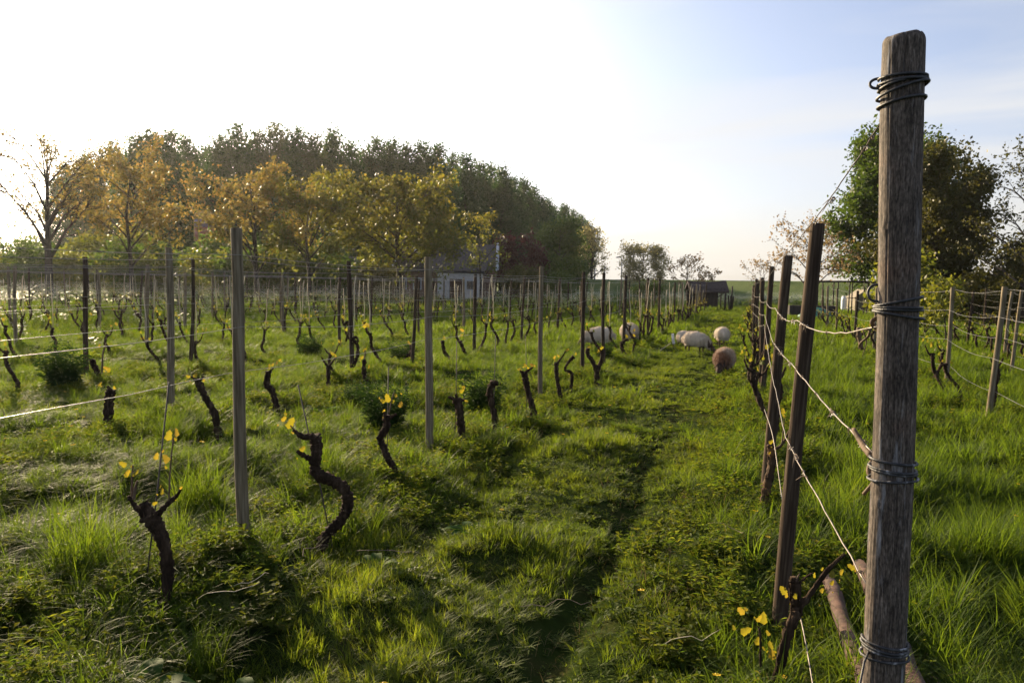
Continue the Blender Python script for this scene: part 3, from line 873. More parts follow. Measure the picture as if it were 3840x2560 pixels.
# ------------------------------------------------------------------ trees
M['tree_bark'] = surface('tree_bark', [(.030, .024, .018), (.060, .050, .040)], 6, .95, 4, .6, 20, (1, 1, .3), bdist=.03)
TT = (2.0, 1.9, 1.0)
M['poplar_leaf'] = foliage('poplar_leaf', [(0.016, 0.046, 0.012), (0.026, 0.064, 0.015), (0.042, 0.078, 0.018)], TT, .30, .55, .2, 9, .5)
M['poplar_bronze'] = foliage('poplar_bronze', [(0.026, 0.048, 0.015), (0.042, 0.062, 0.019), (0.06, 0.066, 0.022)], TT, .32, .55, .2, 9, .5)
M['walnut_orange'] = foliage('walnut_orange', [(0.08, 0.088, 0.03), (0.135, 0.112, 0.042), (0.21, 0.14, 0.058)], (1.8, 1.65, .9), .5, .5, .2, 4, .3, [(.06, .09, .02), (.09, .115, .024), (.13, .125, .03)], (2.2, 5.5))
M['walnut_gold'] = foliage('walnut_gold', [(0.06, 0.08, 0.016), (0.1, 0.104, 0.02), (0.155, 0.118, 0.028)], (1.8, 1.65, .9), .5, .5, .2, 4, .4, [(.045, .068, .014), (.07, .088, .018), (.10, .105, .022)], (2.5, 7.0))
M['green_leaf'] = foliage('green_leaf', [(.035, .070, .014), (.055, .095, .018), (.085, .120, .022)], TT, .35, .5, .2, 3, .4)
M['yellow_green_leaf'] = foliage('yellow_green_leaf', [(.070, .095, .016), (.11, .125, .020), (.14, .13, .026)], TT, .4, .5, .2, 3, .4)
M['brown_leaf'] = foliage('brown_leaf', [(0.034, 0.04, 0.01), (0.052, 0.054, 0.013), (0.078, 0.066, 0.018)], TT, .3, .5, .2, 3, .4)
M['red_leaf'] = foliage('red_leaf', [(.030, .010, .012), (.048, .014, .016), (.065, .022, .020)], (1.9, 1.2, 1.2), .3, .5, .25, 3, .4)
M['oak_leaf'] = foliage('oak_leaf', [(0.022, 0.044, 0.01), (0.038, 0.066, 0.012), (0.066, 0.094, 0.016)], TT, .4, .5, .2, 2, .4)
M['bush_leaf'] = foliage('bush_leaf', [(.15, .15, .09), (.19, .18, .11), (.22, .18, .12)], TT, .55, .6, .2, 3, .4)
M['pale_leaf'] = foliage('pale_leaf', [(.13, .105, .065), (.17, .13, .08), (.19, .125, .08)], (1.8, 1.6, 1.1), .45, .55, .2, 3, .4)

def leaf_quads(C, size, rng_, flat=.0):
    """C (n,3) leaf centres -> folded diamond leaves"""
    n = len(C)
    a = rng_.normal(size=(n, 3)); a /= np.linalg.norm(a, axis=1)[:, None]
    t = rng_.normal(size=(n, 3)); b = np.cross(a, t); b /= np.linalg.norm(b, axis=1)[:, None] + 1e-9
    s = size * rng_.uniform(.6, 1.35, (n, 1))
    A = a * s; B = b * s * .55
    V = np.stack([C - A, C + B, C + A, C - B], 1).reshape(-1, 3)
    F = np.arange(4 * n).reshape(n, 4)
    return V, F

def grow(seed, H, Rad, fork, shape='round', n1=9, n2=5, n3=3, tr=None, low=.0, up_=.5, lean=0.0):
    """branch skeleton; returns tube list and tips"""
    rg_ = random.Random(seed)
    tr = tr or H * .022
    tubes = []; tips = []
    def env(z):                       # crown radius at height z
        t = (z - fork * .8) / max(.1, H - fork * .8)
        t = min(1, max(0, t))
        if shape == 'poplar': return Rad * (.55 + .45 * math.sin(min(1, t * 1.3) * math.pi * .75)) * (1 - t ** 4)
        return Rad * math.sqrt(max(.03, 1 - (2 * t - .85) ** 2 / 1.4))
    top = Vector((lean * H + rg_.uniform(-.2, .2), rg_.uniform(-.2, .2), H * .86))
    tp = [Vector((0, 0, -.3)), Vector((lean * fork * .4, 0, fork * .5)), Vector((lean * fork + rg_.uniform(-.1, .1), rg_.uniform(-.1, .1), fork)), (Vector((lean * fork, 0, fork)) + top) / 2 + Vector((rg_.uniform(-.3, .3), rg_.uniform(-.3, .3), 0)), top]
    tr_ = [tr * 1.25, tr * .95, tr * .85, tr * .45, tr * .12]
    tubes.append((tp, tr_)); tips.append(top)
    for i in range(n1):
        f = (i + rg_.random() * .8) / n1
        z0 = fork * .92 + (H * .80 - fork) * f
        c = Vector((lean * z0, 0, z0)) if z0 < fork else Vector(tp[2]).lerp(top, (z0 - fork) / max(.1, top.z - fork))
        a = i * 2.4 + rg_.uniform(-.5, .5)
        rr = env(min(H * .97, z0 + Rad * up_ * .6)) * rg_.uniform(.7, 1.0)
        ze = min(H * .97, z0 + rr * rg_.uniform(up_ * .7, up_ * 1.3)) - low * rr
        e = Vector((c.x + math.cos(a) * rr, c.y + math.sin(a) * rr, ze))
        m1 = c.lerp(e, .45) + Vector((rg_.uniform(-.15, .15), rg_.uniform(-.15, .15), rr * .10))
        r0 = tr * .5 * (1 - .55 * f)
        tubes.append(([c, m1, e], [r0, r0 * .55, r0 * .12])); tips.append(e)
        for j in range(n2):
            g = rg_.uniform(.25, .95)
            c2 = c.lerp(m1, g / .45) if g < .45 else m1.lerp(e, (g - .45) / .55)
            l2 = rr * rg_.uniform(.28, .55)
            d2 = Vector((math.cos(a + rg_.uniform(-1.3, 1.3)), math.sin(a + rg_.uniform(-1.3, 1.3)), rg_.uniform(-.2, 1.0))).normalized()
            e2 = c2 + d2 * l2
            r2 = r0 * .35
            tubes.append(([c2, c2.lerp(e2, .5) + Vector((0, 0, l2 * .05)), e2], [r2, r2 * .6, r2 * .15])); tips.append(e2)
            for q in range(n3):
                g3 = rg_.uniform(.35, 1)
                c3 = c2.lerp(e2, g3)
                d3 = (d2 + Vector((rg_.gauss(0, .6), rg_.gauss(0, .6), rg_.gauss(.2, .5)))).normalized()
                e3 = c3 + d3 * l2 * rg_.uniform(.35, .6)
                tubes.append(([c3, e3], [r2 * .35, r2 * .1])); tips.append(e3)
    return tubes, tips, env

def tree_parts(seed, H, Rad, fork, leaf, per_tip, size, sigma, shape='round', n1=9, n2=5, n3=3, fill=0, up_=.5, low=0.0, tr=None, lean=0.0, sides=(7, 5, 3)):
    tubes, tips, env = grow(seed, H, Rad, fork, shape, n1, n2, n3, tr, low, up_, lean)
    b = MB()
    for i, (p, r_) in enumerate(tubes):
        b.tube(p, r_, sides[0] if i == 0 else (sides[1] if len(p) == 3 else sides[2]), cap=False)
    trunk = b.mesh('trunk', M['tree_bark'], True)
    rng_ = np.random.default_rng(seed)
    T = np.array([tuple(t) for t in tips])
    C = np.repeat(T, per_tip, 0) + rng_.normal(0, sigma, (len(T) * per_tip, 3))
    if fill:
        # loose clumps through the crown volume
        z = rng_.uniform(fork * .8, H * .97, fill)
        e = np.array([env(q) for q in z]); a = rng_.uniform(0, 6.283, fill); q = np.sqrt(rng_.uniform(.1, 1, fill)) * e
        cl = np.stack([q * np.cos(a) + lean * z, q * np.sin(a), z], 1)
        C = np.concatenate([C, np.repeat(cl, per_tip, 0) + rng_.normal(0, sigma * 1.2, (fill * per_tip, 3))])
    C = C[C[:, 2] > .15]
    V, F = leaf_quads(C, size, rng_)
    crown = np_mesh('crown', V, F, M[leaf])
    return trunk, crown

def plant_tree(meshes, x, y, label, cat='tree', group=None, name='tree', rz=0.0, s=1.0, z=0.0, sz=None):
    root = empty(name, (x, y, z), rz)
    root.scale = (s, s, sz or s)
    tag(root, label, cat, group)
    link(bpy.data.objects.new('trunk', meshes[0]), root)
    link(bpy.data.objects.new('crown', meshes[1]), root)
    return root

# young walnuts and garden trees, each its own
plant_tree(tree_parts(301, 10.6, 3.3, 2.6, 'walnut_orange', 2, .09, .12, n1=15, n2=9, n3=7, up_=1.15, tr=.24), -40, 39.2, 'almost bare spreading tree with a few orange leaves at the far left', name='walnut_tree')
plant_tree(tree_parts(302, 10.8, 3.7, 2.4, 'walnut_orange', 8, .12, .17, n1=16, n2=8, n3=5, fill=30, up_=.8, tr=.17), -40.3, 46.3, 'orange-leaved walnut tree right of the almost bare tree', name='walnut_tree')
plant_tree(tree_parts(303, 9.3, 4.0, 2.0, 'walnut_orange', 8, .12, .17, n1=15, n2=8, n3=5, fill=20, up_=.8, tr=.17, lean=-.05), -31.0, 47.0, 'orange-tipped walnut tree behind the tall near post', name='walnut_tree')
plant_tree(tree_parts(313, 8.6, 3.4, 1.8, 'walnut_gold', 10, .13, .20, n1=13, n2=7, n3=4, fill=50, up_=.7, tr=.15), -28.0, 48.4, 'yellow-green walnut tree between the orange and the golden tree', name='walnut_tree')
plant_tree(tree_parts(304, 9.3, 5.0, 2.0, 'walnut_gold', 15, .14, .24, n1=18, n2=8, n3=5, fill=120, up_=.5, tr=.22), -25.0, 56.0, 'broad golden walnut tree before the farmhouse roof', name='walnut_tree')
plant_tree(tree_parts(305, 8.2, 2.1, 1.6, 'walnut_gold', 6, .12, .22, n1=9, n2=5, n3=3, up_=1.0, tr=.10), -21.0, 63.3, 'thin half-bare tree right of the golden walnut', name='garden_tree')
plant_tree(tree_parts(306, 6.6, 2.6, 1.0, 'red_leaf', 26, .15, .32, n1=10, n2=6, n3=3, fill=90, up_=.5), -23.1, 82.4, 'dark red-leaved tree beside the farmhouse', name='copper_tree')
plant_tree(tree_parts(307, 9.3, 3.0, 1.2, 'green_leaf', 26, .15, .36, n1=12, n2=6, n3=3, fill=160, up_=.6), -21.4, 93.5, 'dense round bright green tree right of the red tree', name='garden_tree')
plant_tree(tree_parts(309, 6.9, 3.5, .3, 'bush_leaf', 9, .13, .28, n1=18, n2=8, n3=4, fill=160, up_=.6), -14.3, 116, 'hazy rounded brownish tree on the dike beside the street lamp', name='dike_tree', z=.6)
plant_tree(tree_parts(310, 4.9, 1.9, 1.3, 'pale_leaf', 3, .10, .14, n1=10, n2=6, n3=3, up_=.8, tr=.07), -5.6, 76.9, 'small sparse tree above the thatched field shelter', name='small_tree')
plant_tree(tree_parts(320, 3.6, 1.0, 1.0, 'pale_leaf', 3, .10, .12, n1=8, n2=5, n3=3, up_=.9, tr=.05), -3.6, 76, 'low sparse sapling just right of the small sparse tree', name='small_tree')
plant_tree(tree_parts(311, 4.6, 1.35, 1.1, 'pale_leaf', 2, .09, .12, n1=10, n2=6, n3=3, up_=.9, tr=.06), .8, 73.5, 'nearly bare small tree at the end of the right vine row', name='small_tree')
plant_tree(tree_parts(312, 5.8, 2.2, 1.4, 'pale_leaf', 5, .075, .13, n1=12, n2=7, n3=4, up_=.75, tr=.10), 3.2, 48.2, 'airy reddish tree behind the second post of the right row', name='small_tree')
plant_tree(tree_parts(314, 12.5, 3.5, 2.2, 'oak_leaf', 32, .13, .32, n1=18, n2=9, n3=4, fill=220, up_=.5, tr=.25), 8.85, 57.5, 'tall dark green oak tree behind the big wire-wrapped post', name='oak_tree')
plant_tree(tree_parts(315, 9.7, 2.45, 1.6, 'brown_leaf', 34, .11, .30, n1=16, n2=9, n3=4, fill=220, up_=.45, tr=.2), 9.8, 49.4, 'dense bronze-brown tree right of the big post', name='bronze_tree')
plant_tree(tree_parts(316, 9.4, 2.6, 1.5, 'brown_leaf', 4, .075, .13, n1=14, n2=9, n3=5, fill=0, up_=.8, tr=.16, lean=.04), 12.2, 43.0, 'open dark-branched tree at the right edge', name='open_tree')
plant_tree(tree_parts(317, 4.0, 2.6, .8, 'brown_leaf', 20, .12, .30, n1=10, n2=6, n3=3, fill=90, up_=.4), 14.6, 47.5, 'dark rounded bush-like tree at the far right edge', name='open_tree')
plant_tree(tree_parts(318, 3.0, 1.1, .3, 'yellow_green_leaf', 12, .09, .18, n1=9, n2=5, n3=3, fill=20, up_=.7, tr=.04), 4.9, 29.5, 'young light green tree behind the right row fence', name='young_tree')
plant_tree(tree_parts(319, 2.3, .6, .3, 'yellow_green_leaf', 8, .07, .14, n1=7, n2=4, n3=2, up_=.9, tr=.03), 5.6, 27.0, 'slender light green sapling between the right row posts', name='young_tree')

# the poplar wood: rows of tall trees running away to the right
POP = [tree_parts(400 + k, 21.5, 3.0 + .3 * (k % 3), 3.0, ['poplar_leaf', 'poplar_leaf', 'poplar_bronze', 'poplar_leaf', 'poplar_bronze'][k], 28, .21, .42, 'poplar', n1=28, n2=5, n3=1, fill=210, up_=1.1, tr=.28, sides=(6, 3, 3)) for k in range(5)]
WOOD = [(-115.2, 116.5, 0.995), (-103.7, 109.3, 1.01), (-97.5, 107.7, 1.045), (-76.8, 89.6, 0.969), (-73.9, 88.9, 0.975), (-69.5, 86.7, 0.953), (-71.4, 92.3, 0.963), (-75.4, 101.4, 0.951), (-68.2, 94.8, 0.967), (-65.5, 94.8, 1.007), (-65.2, 99.0, 1.059), (-61.8, 98.4, 1.026), (-57.3, 95.9, 0.992), (-54.7, 96.1, 0.995), (-54.5, 100.4, 1.026), (-53.5, 103.2, 0.986), (-53.6, 108.1, 0.958), (-52.8, 110.4, 1.043), (-51.1, 111.7, 1.018), (-47.3, 108.6, 0.962), (-45.3, 109.5, 0.958), (-43.4, 110.6, 0.96), (-47.3, 126.7, 1.055), (-41.6, 117.7, 0.962), (-43.4, 129.2, 1.019), (-45.4, 141.9, 1.057), (-40.0, 131.2, 0.954), (-41.5, 142.8, 0.992), (-42.1, 152.0, 1.003), (-45.1, 170.3, 1.051), (-42.9, 168.5, 0.971), (-44.3, 180.5, 0.978), (-45.0, 190.2, 0.977), (-43.5, 194.1, 0.955), (-46.7, 219.4, 1.024), (-48.2, 237.0, 1.04), (-47.3, 241.8, 0.998)]
tr_ = random.Random(44)
wood = []
for i, (x, y, s) in enumerate(WOOD):
    wood.append((x, y, s * tr_.uniform(.96, 1.04), 0))
    # a second rank behind and younger trees in front keep the wood closed
    if i % 2 == 0 and 3 <= i <= 33: wood.append((x * 1.07 + tr_.uniform(-2, 2), y * 1.07 + tr_.uniform(-2, 2), s * .92, 1))
    if 8 <= i <= 34: wood.append((x * .97 + tr_.uniform(-2, 2), y * .97 + tr_.uniform(-1, 1), s * .66, 2))
wood.sort(key=lambda w: w[0] / w[1])
for i, (x, y, s, rk) in enumerate(wood):
    k = tr_.randrange(5)
    if i > len(wood) * .40: k = (0, 1, 3)[k % 3]
    col_ = 'bronze-green' if k in (2, 4) else 'dark green'
    rank = ['tall', 'rear-rank', 'lower'][rk]
    plant_tree(POP[k], x, y, '%s %s poplar, %s from the left in the wood behind the farmhouse' % (rank, col_, ordn(i)), group='poplar wood', name='poplar_tree', rz=tr_.uniform(0, 6.28), s=s, sz=s)
plant_tree(tree_parts(420, 14.2, 3.0, 3.0, 'bush_leaf', 7, .22, .4, 'poplar', n1=18, n2=4, n3=2, fill=40, up_=1.1, sides=(6, 3, 3)), -28.0, 149.2, 'see-through pale poplar closing the right end of the wood', name='poplar_tree', group=None)

# understorey: shrubs along the foot of the wood
SHR = [tree_parts(500 + k, 3.4, 2.3, .3, lf, 20, .13, .30, n1=9, n2=5, n3=2, fill=60, up_=.4, tr=.05, sides=(5, 3, 3)) for k, lf in enumerate(['green_leaf', 'yellow_green_leaf', 'walnut_gold', 'brown_leaf'])]
SHRUBS = [(-57, 49, 1, 1.0), (-53, 51.5, 0, 1.1), (-49, 51, 1, .95), (-46, 53.5, 0, 1.2), (-43, 51.5, 2, .9), (-40, 54.5, 1, 1.0), (-37.5, 55, 0, 1.1), (-34.5, 56, 2, 1.0), (-32, 58, 0, 1.0), (-44, 63, 0, 1.5), (-37, 66.5, 0, 1.4), (-52, 58, 2, 1.5), (-60, 56, 0, 1.3),
          (-28.5, 60, 3, .9), (-20.5, 74, 3, .9), (-18.5, 80, 0, .8), (-24, 104, 0, 1.4), (-27, 99, 3, 1.3), (-8.5, 72, 0, .55), (11, 44, 3, .7), (13.4, 45.5, 3, .85), (8.6, 46.0, 1, .6), (7.0, 43.5, 1, .5), (15.8, 44, 3, .8), (10, 53.0, 0, 1.0)]
SHRUBS.sort(key=lambda q: q[0] / q[1])
words = ['green', 'yellow-green', 'golden', 'brownish dark']
seen = {}
for (x, y, k, s) in SHRUBS:
    side = 'left of the farmhouse' if x < -28 else ('between farmhouse and dike' if x < 0 else 'under the right-hand trees')
    j = seen.get((k, side), 0); seen[(k, side)] = j + 1
    plant_tree(SHR[k], x, y, '%s leafy shrub, %s of its colour from the left %s' % (words[k], ordn(j), side), 'shrub', 'shrubs below the trees', 'shrub', (x * 3) % 6.28, s)

# ------------------------------------------------------------------ the big end post of the right row
def big_post():
    axis_ = [(.383, 2.317, -.35, .0560), (.381, 2.3165, .30, .0548), (.3794, 2.3161, .6741, .0540), (.3775, 2.3155, .9712, .0537), (.3766, 2.3152, 1.2626, .0528), (.3714, 2.3137, 1.5938, .0512), (.3669, 2.3124, 1.7733, .0518), (.355, 2.309, 2.126, .0529), (.3507, 2.3078, 2.3423, .0520)]
    ax = np.array(smooth_path(axis_, 40))
    nr = len(ax); ns = 120
    th = np.linspace(0, 2 * np.pi, ns, endpoint=False)
    z = ax[:, 2]
    ZZ, TH = np.meshgrid(z, th, indexing='ij')
    rr = np.repeat(ax[:, 3][:, None], ns, 1) * .965
    # flutes of weathered grain, long drying cracks, a few knots
    gr = vnoise(TH * 9.55, ZZ, .35, 4) * .6 + vnoise(TH * 28, ZZ * 1.4, .6, 6) * .4
    wrap = np.minimum(TH, 2 * np.pi - TH) / .4                     # fade at the seam (far side)
    rr = rr + (gr - .5) * .0018 * np.clip(wrap, 0, 1)
    view = math.atan2(-2.31, -.36)                                # direction to the viewer
    def crack(a0, z0, z1, depth, w, wig):
        d = (TH - (view + a0) - wig * (vnoise(ZZ, ZZ * 0, .22, int(a0 * 50) + 9) - .5) + np.pi) % (2 * np.pi) - np.pi
        e = np.clip((ZZ - z0) / .12, 0, 1) * np.clip((z1 - ZZ) / .12, 0, 1)
        return depth * np.exp(-(d / w) ** 2) * e
    rr = rr - crack(.05, 2.14, 2.5, .010, .018, .06) - crack(-.62, 1.55, 2.32, .0022, .014, .10) - crack(.28, .7, 1.7, .004, .022, .12) - crack(-.20, .5, 1.5, .003, .02, .2) \
         - crack(-.45, .4, 1.0, .003, .02, .2) - crack(.62, 1.0, 1.9, .003, .02, .2) - crack(1.3, .5, 2.2, .006, .03, .1) - crack(-1.4, .2, 2.0, .006, .03, .1) - crack(2.5, .2, 2.3, .007, .03, .1)
    for (a0, z0) in ((-.55, 1.145), (-.72, 1.86), (.30, 2.17), (.1, 1.48)):
        d = (TH - (view + a0) + np.pi) % (2 * np.pi) - np.pi
        q = np.hypot(d * .052, (ZZ - z0) * .8)
        rr = rr + .004 * np.exp(-(q / .011) ** 2) - .005 * np.exp(-(q / .004) ** 2)
    top = np.clip((ZZ - (z[-1] - .022)) / .022, 0, 1)
    rr = rr - .010 * top ** 2.5
    X = ax[:, 0][:, None] + rr * np.cos(TH); Y = ax[:, 1][:, None] + rr * np.sin(TH)
    Z = ZZ + np.clip((ZZ - 2.2) / .14, 0, 1) * ((vnoise(TH * 1.2, ZZ * 0, .9, 12) - .5) * .008 + .008 * np.cos(TH - view - 2.6))
    b0 = np.array([.381, 2.3165, 0.0])
    V = np.stack([X, Y, Z], -1).reshape(-1, 3) - b0
    k = np.arange(nr * ns).reshape(nr, ns); k2 = np.roll(k, -1, 1)
    F = np.stack([k[:-1], k2[:-1], k2[1:], k[1:]], -1).reshape(-1, 4)
    # end grain: rings inward, cupped and split
    VV = [V]; FF = [F]; last = k[-1]; base = nr * ns
    edge = V[last]; cen = edge.mean(0)
    for q, t in enumerate((.7, .4, .1)):
        ring = cen + (edge - cen) * t; ring[:, 2] = edge[:, 2] * t + cen[2] * (1 - t) - .002 + .003 * (vnoise(th * 3, th * 0 + q, .7, 3) - .5)
        VV.append(ring); idx = np.arange(base, base + ns); base += ns
        FF.append(np.stack([last, np.roll(last, -1), np.roll(idx, -1), idx], -1)); last = idx
    me = np_mesh('end_post', np.concatenate(VV), np.concatenate(FF), M['big_wood'], True)
    o = link(bpy.data.objects.new('end_post', me)); o.location = (*b0[:2], 0)
    return tag(o, 'thick weathered grey end post wrapped with black wire, nearest on the right', 'post')

def big_wood():
    m, N, L = mat('big_wood')
    out = N.new('ShaderNodeOutputMaterial')
    tc = N.new('ShaderNodeTexCoord')
    mp = N.new('ShaderNodeMapping'); mp.inputs['Scale'].default_value = (1, 1, .085)
    L.new(tc.outputs['Object'], mp.inputs['Vector'])
    n1 = N.new('ShaderNodeTexNoise'); n1.inputs['Scale'].default_value = 170; n1.inputs['Detail'].default_value = 5; n1.inputs['Roughness'].default_value = .68; n1.inputs['Distortion'].default_value = .8
    L.new(mp.outputs[0], n1.inputs['Vector'])
    n2 = N.new('ShaderNodeTexNoise'); n2.inputs['Scale'].default_value = 9; n2.inputs['Detail'].default_value = 4
    L.new(tc.outputs['Object'], n2.inputs['Vector'])
    r1 = ramp(N, [(.28, (.024, .019, .016)), (.45, (.072, .060, .051)), (.60, (.14, .118, .102)), (.75, (.30, .262, .232))])
    L.new(n1.outputs['Fac'], r1.inputs['Fac'])
    r2 = ramp(N, [(.3, (.55, .52, .50)), (.55, (1, .97, .95)), (.75, (1.0, .82, .74))])
    L.new(n2.outputs['Fac'], r2.inputs['Fac'])
    mu = N.new('ShaderNodeMix'); mu.data_type = 'RGBA'; mu.blend_type = 'MULTIPLY'; mu.inputs['Factor'].default_value = 1
    L.new(r1.outputs['Color'], mu.inputs['A']); L.new(r2.outputs['Color'], mu.inputs['B'])
    n4 = N.new('ShaderNodeTexNoise'); n4.inputs['Scale'].default_value = 210; n4.inputs['Detail'].default_value = 3
    mp4 = N.new('ShaderNodeMapping'); mp4.inputs['Scale'].default_value = (1, 1, .35)
    L.new(tc.outputs['Object'], mp4.inputs['Vector']); L.new(mp4.outputs[0], n4.inputs['Vector'])
    r4 = ramp(N, [(.35, (.55, .54, .53)), (.65, (1.35, 1.33, 1.3))])
    L.new(n4.outputs['Fac'], r4.inputs['Fac'])
    m4 = N.new('ShaderNodeMix'); m4.data_type = 'RGBA'; m4.blend_type = 'MULTIPLY'; m4.inputs['Factor'].default_value = 1
    L.new(mu.outputs['Result'], m4.inputs['A']); L.new(r4.outputs['Color'], m4.inputs['B'])
    mu = m4
    # old whitewash and bird lime running down the grain
    mp3 = N.new('ShaderNodeMapping'); mp3.inputs['Scale'].default_value = (1, 1, .12); mp3.inputs['Location'].default_value = (3.1, 1.7, .4)
    L.new(tc.outputs['Object'], mp3.inputs['Vector'])
    n3 = N.new('ShaderNodeTexNoise'); n3.inputs['Scale'].default_value = 34; n3.inputs['Detail'].default_value = 6; n3.inputs['Roughness'].default_value = .7
    L.new(mp3.outputs[0], n3.inputs['Vector'])
    r3 = ramp(N, [(.57, (0, 0, 0)), (.72, (.8, .8, .8))])
    L.new(n3.outputs['Fac'], r3.inputs['Fac'])
    mw = N.new('ShaderNodeMix'); mw.data_type = 'RGBA'
    mw.inputs['B'].default_value = (.36, .36, .38, 1)
    L.new(r3.outputs['Color'], mw.inputs['Factor']); L.new(mu.outputs['Result'], mw.inputs['A'])
    bs = N.new('ShaderNodeBsdfPrincipled'); bs.inputs['Roughness'].default_value = .85; bs.inputs['Specular IOR Level'].default_value = .25
    L.new(mw.outputs['Result'], bs.inputs['Base Color'])
    bp = N.new('ShaderNodeBump'); bp.inputs['Strength'].default_value = .6; bp.inputs['Distance'].default_value = .0012
    L.new(n1.outputs['Fac'], bp.inputs['Height']); L.new(bp.outputs[0], bs.inputs['Normal'])
    L.new(bs.outputs[0], out.inputs['Surface'])
    return m
M['big_wood'] = big_wood()
big_post()
M['black_wire'] = surface('black_wire', [(.012, .012, .014), (.030, .030, .034), (.06, .058, .06)], 60, .55, 3, .2, 120, spec=.4)
M['limed_wire'] = surface('limed_wire', [(.014, .014, .016), (.024, .024, .027), (.05, .05, .054), (.45, .45, .47)], 38, .6, 3, .2, 120, spec=.4)

def post_axis(z):
    t = [(.6741, .3794, 2.3161), (.9712, .3775, 2.3155), (1.2626, .3766, 2.3152), (1.5938, .3714, 2.3137), (1.7733, .3669, 2.3124), (2.126, .355, 2.309), (2.36, .350, 2.3078)]
    return np.interp(z, [q[0] for q in t], [q[1] for q in t]), np.interp(z, [q[0] for q in t], [q[2] for q in t])
VIEW = math.atan2(-2.31, -.36)
LEFT = VIEW - math.pi / 2            # side of the post on the viewer's left
def coil(z0, turns, label, r=.0036, R_=.0562, loop=None, m='black_wire', tail=None, start=.3):
    """turns: list of (height offset at the left side, height offset at the right side)"""
    b = MB(); pts = []
    n = 26
    for k, (zl, zr) in enumerate(turns):
        nl = turns[(k + 1)][0] if k + 1 < len(turns) else zl
        for i in range(n):
            a = i / n * 2 * math.pi
            # left -> front -> right -> back -> left
            f = .5 - .5 * math.cos(a)
            zz = z0 + (zl if a < math.pi else nl) * (1 - f) + zr * f
            rr = R_ + .0015 * math.sin(3 * a + k * 2) + (.0012 * k if k % 2 else 0)
            cx, cy = post_axis(zz)
            ang = LEFT + a
            pts.append((cx + rr * math.cos(ang), cy + rr * math.sin(ang), zz))
    if loop:
        w, h, zc = loop
        cx, cy = post_axis(z0 + zc)
        lx, ly = math.cos(LEFT), math.sin(LEFT)
        pre = []
        for i in range(11):
            a = -math.pi / 2 + math.pi * i / 10
            q = R_ * .75 + w * max(0, math.cos(a)) ** .6
            pre.append((cx + lx * q + .012 * math.cos(VIEW) * (i / 10), cy + ly * q + .012 * math.sin(VIEW) * (i / 10), z0 + zc - math.sin(a) * h))
        b.tube(smooth_path(pre, 3), r, 8)
    b.tube(pts, r, 8)
    o = b.build('wire_coil', M[m], None, True)
    return tag(o, label, 'wire', 'wire coils on the end post')
coil(2.213, [(.020, .022), (.006, .012), (-.006, .018), (-.030, .010), (-.050, -.028)], 'topmost black wire coil with an open loop on the big end post', loop=(.034, .014, .012))
coil(1.661, [(-.004, .022), (-.006, -.006), (-.012, -.012), (-.016, -.034)], 'second black wire coil from the top of the big end post', loop=(.030, .022, .030), m='black_wire')
coil(1.234, [(.026, .018), (.004, -.004), (-.002, -.010), (-.030, -.022)], 'third wire coil of the big end post, spotted white with lime', m='limed_wire')
coil(.761, [(.014, .006), (.002, -.006), (-.006, -.014), (-.028, -.026)], 'lowest wire coil of the big end post, above the logs', m='limed_wire')

# wires of the right row, fixed to the big post
ps = POSTS[11]
def rw(h_big, hs, label, sag, r=.0024, off=-.055, wig=.0025, m='wire_dull'):
    cx, cy = post_axis(h_big)
    pts = [(cx - .045, cy + .03, h_big)]
    for i, (px, py, top, lx, ly, ms, wd) in enumerate(ps):
        hz = hs[min(i, len(hs) - 1)]
        t = hz / top
        pts.append((px + lx * t + off, py + ly * t - .02, min(hz, top - .03)))
    return wire(pts, r, label, m, sag=sag, wig=wig, n=16), pts
w1, p1 = rw(2.13, [1.985, 1.90, 1.86, 1.80, 1.8, 1.8], 'top wire running from the big end post over the second post', .012, .0022, wig=.0012, m='iron_rod')
w2, p2_ = rw(1.602, [1.545, 1.55, 1.50, 1.52], 'upper middle wire sagging from the big end post with dry tendrils', .035)
w3, p3_ = rw(1.265, [1.33, 1.31, 1.30, 1.3], 'lower middle wire from the big end post thick with dry tendrils', .012)
w4, p4_ = rw(.905, [.98, 1.14, 1.16, 1.1], 'lowest straight wire from the foot of the big end post', .008)
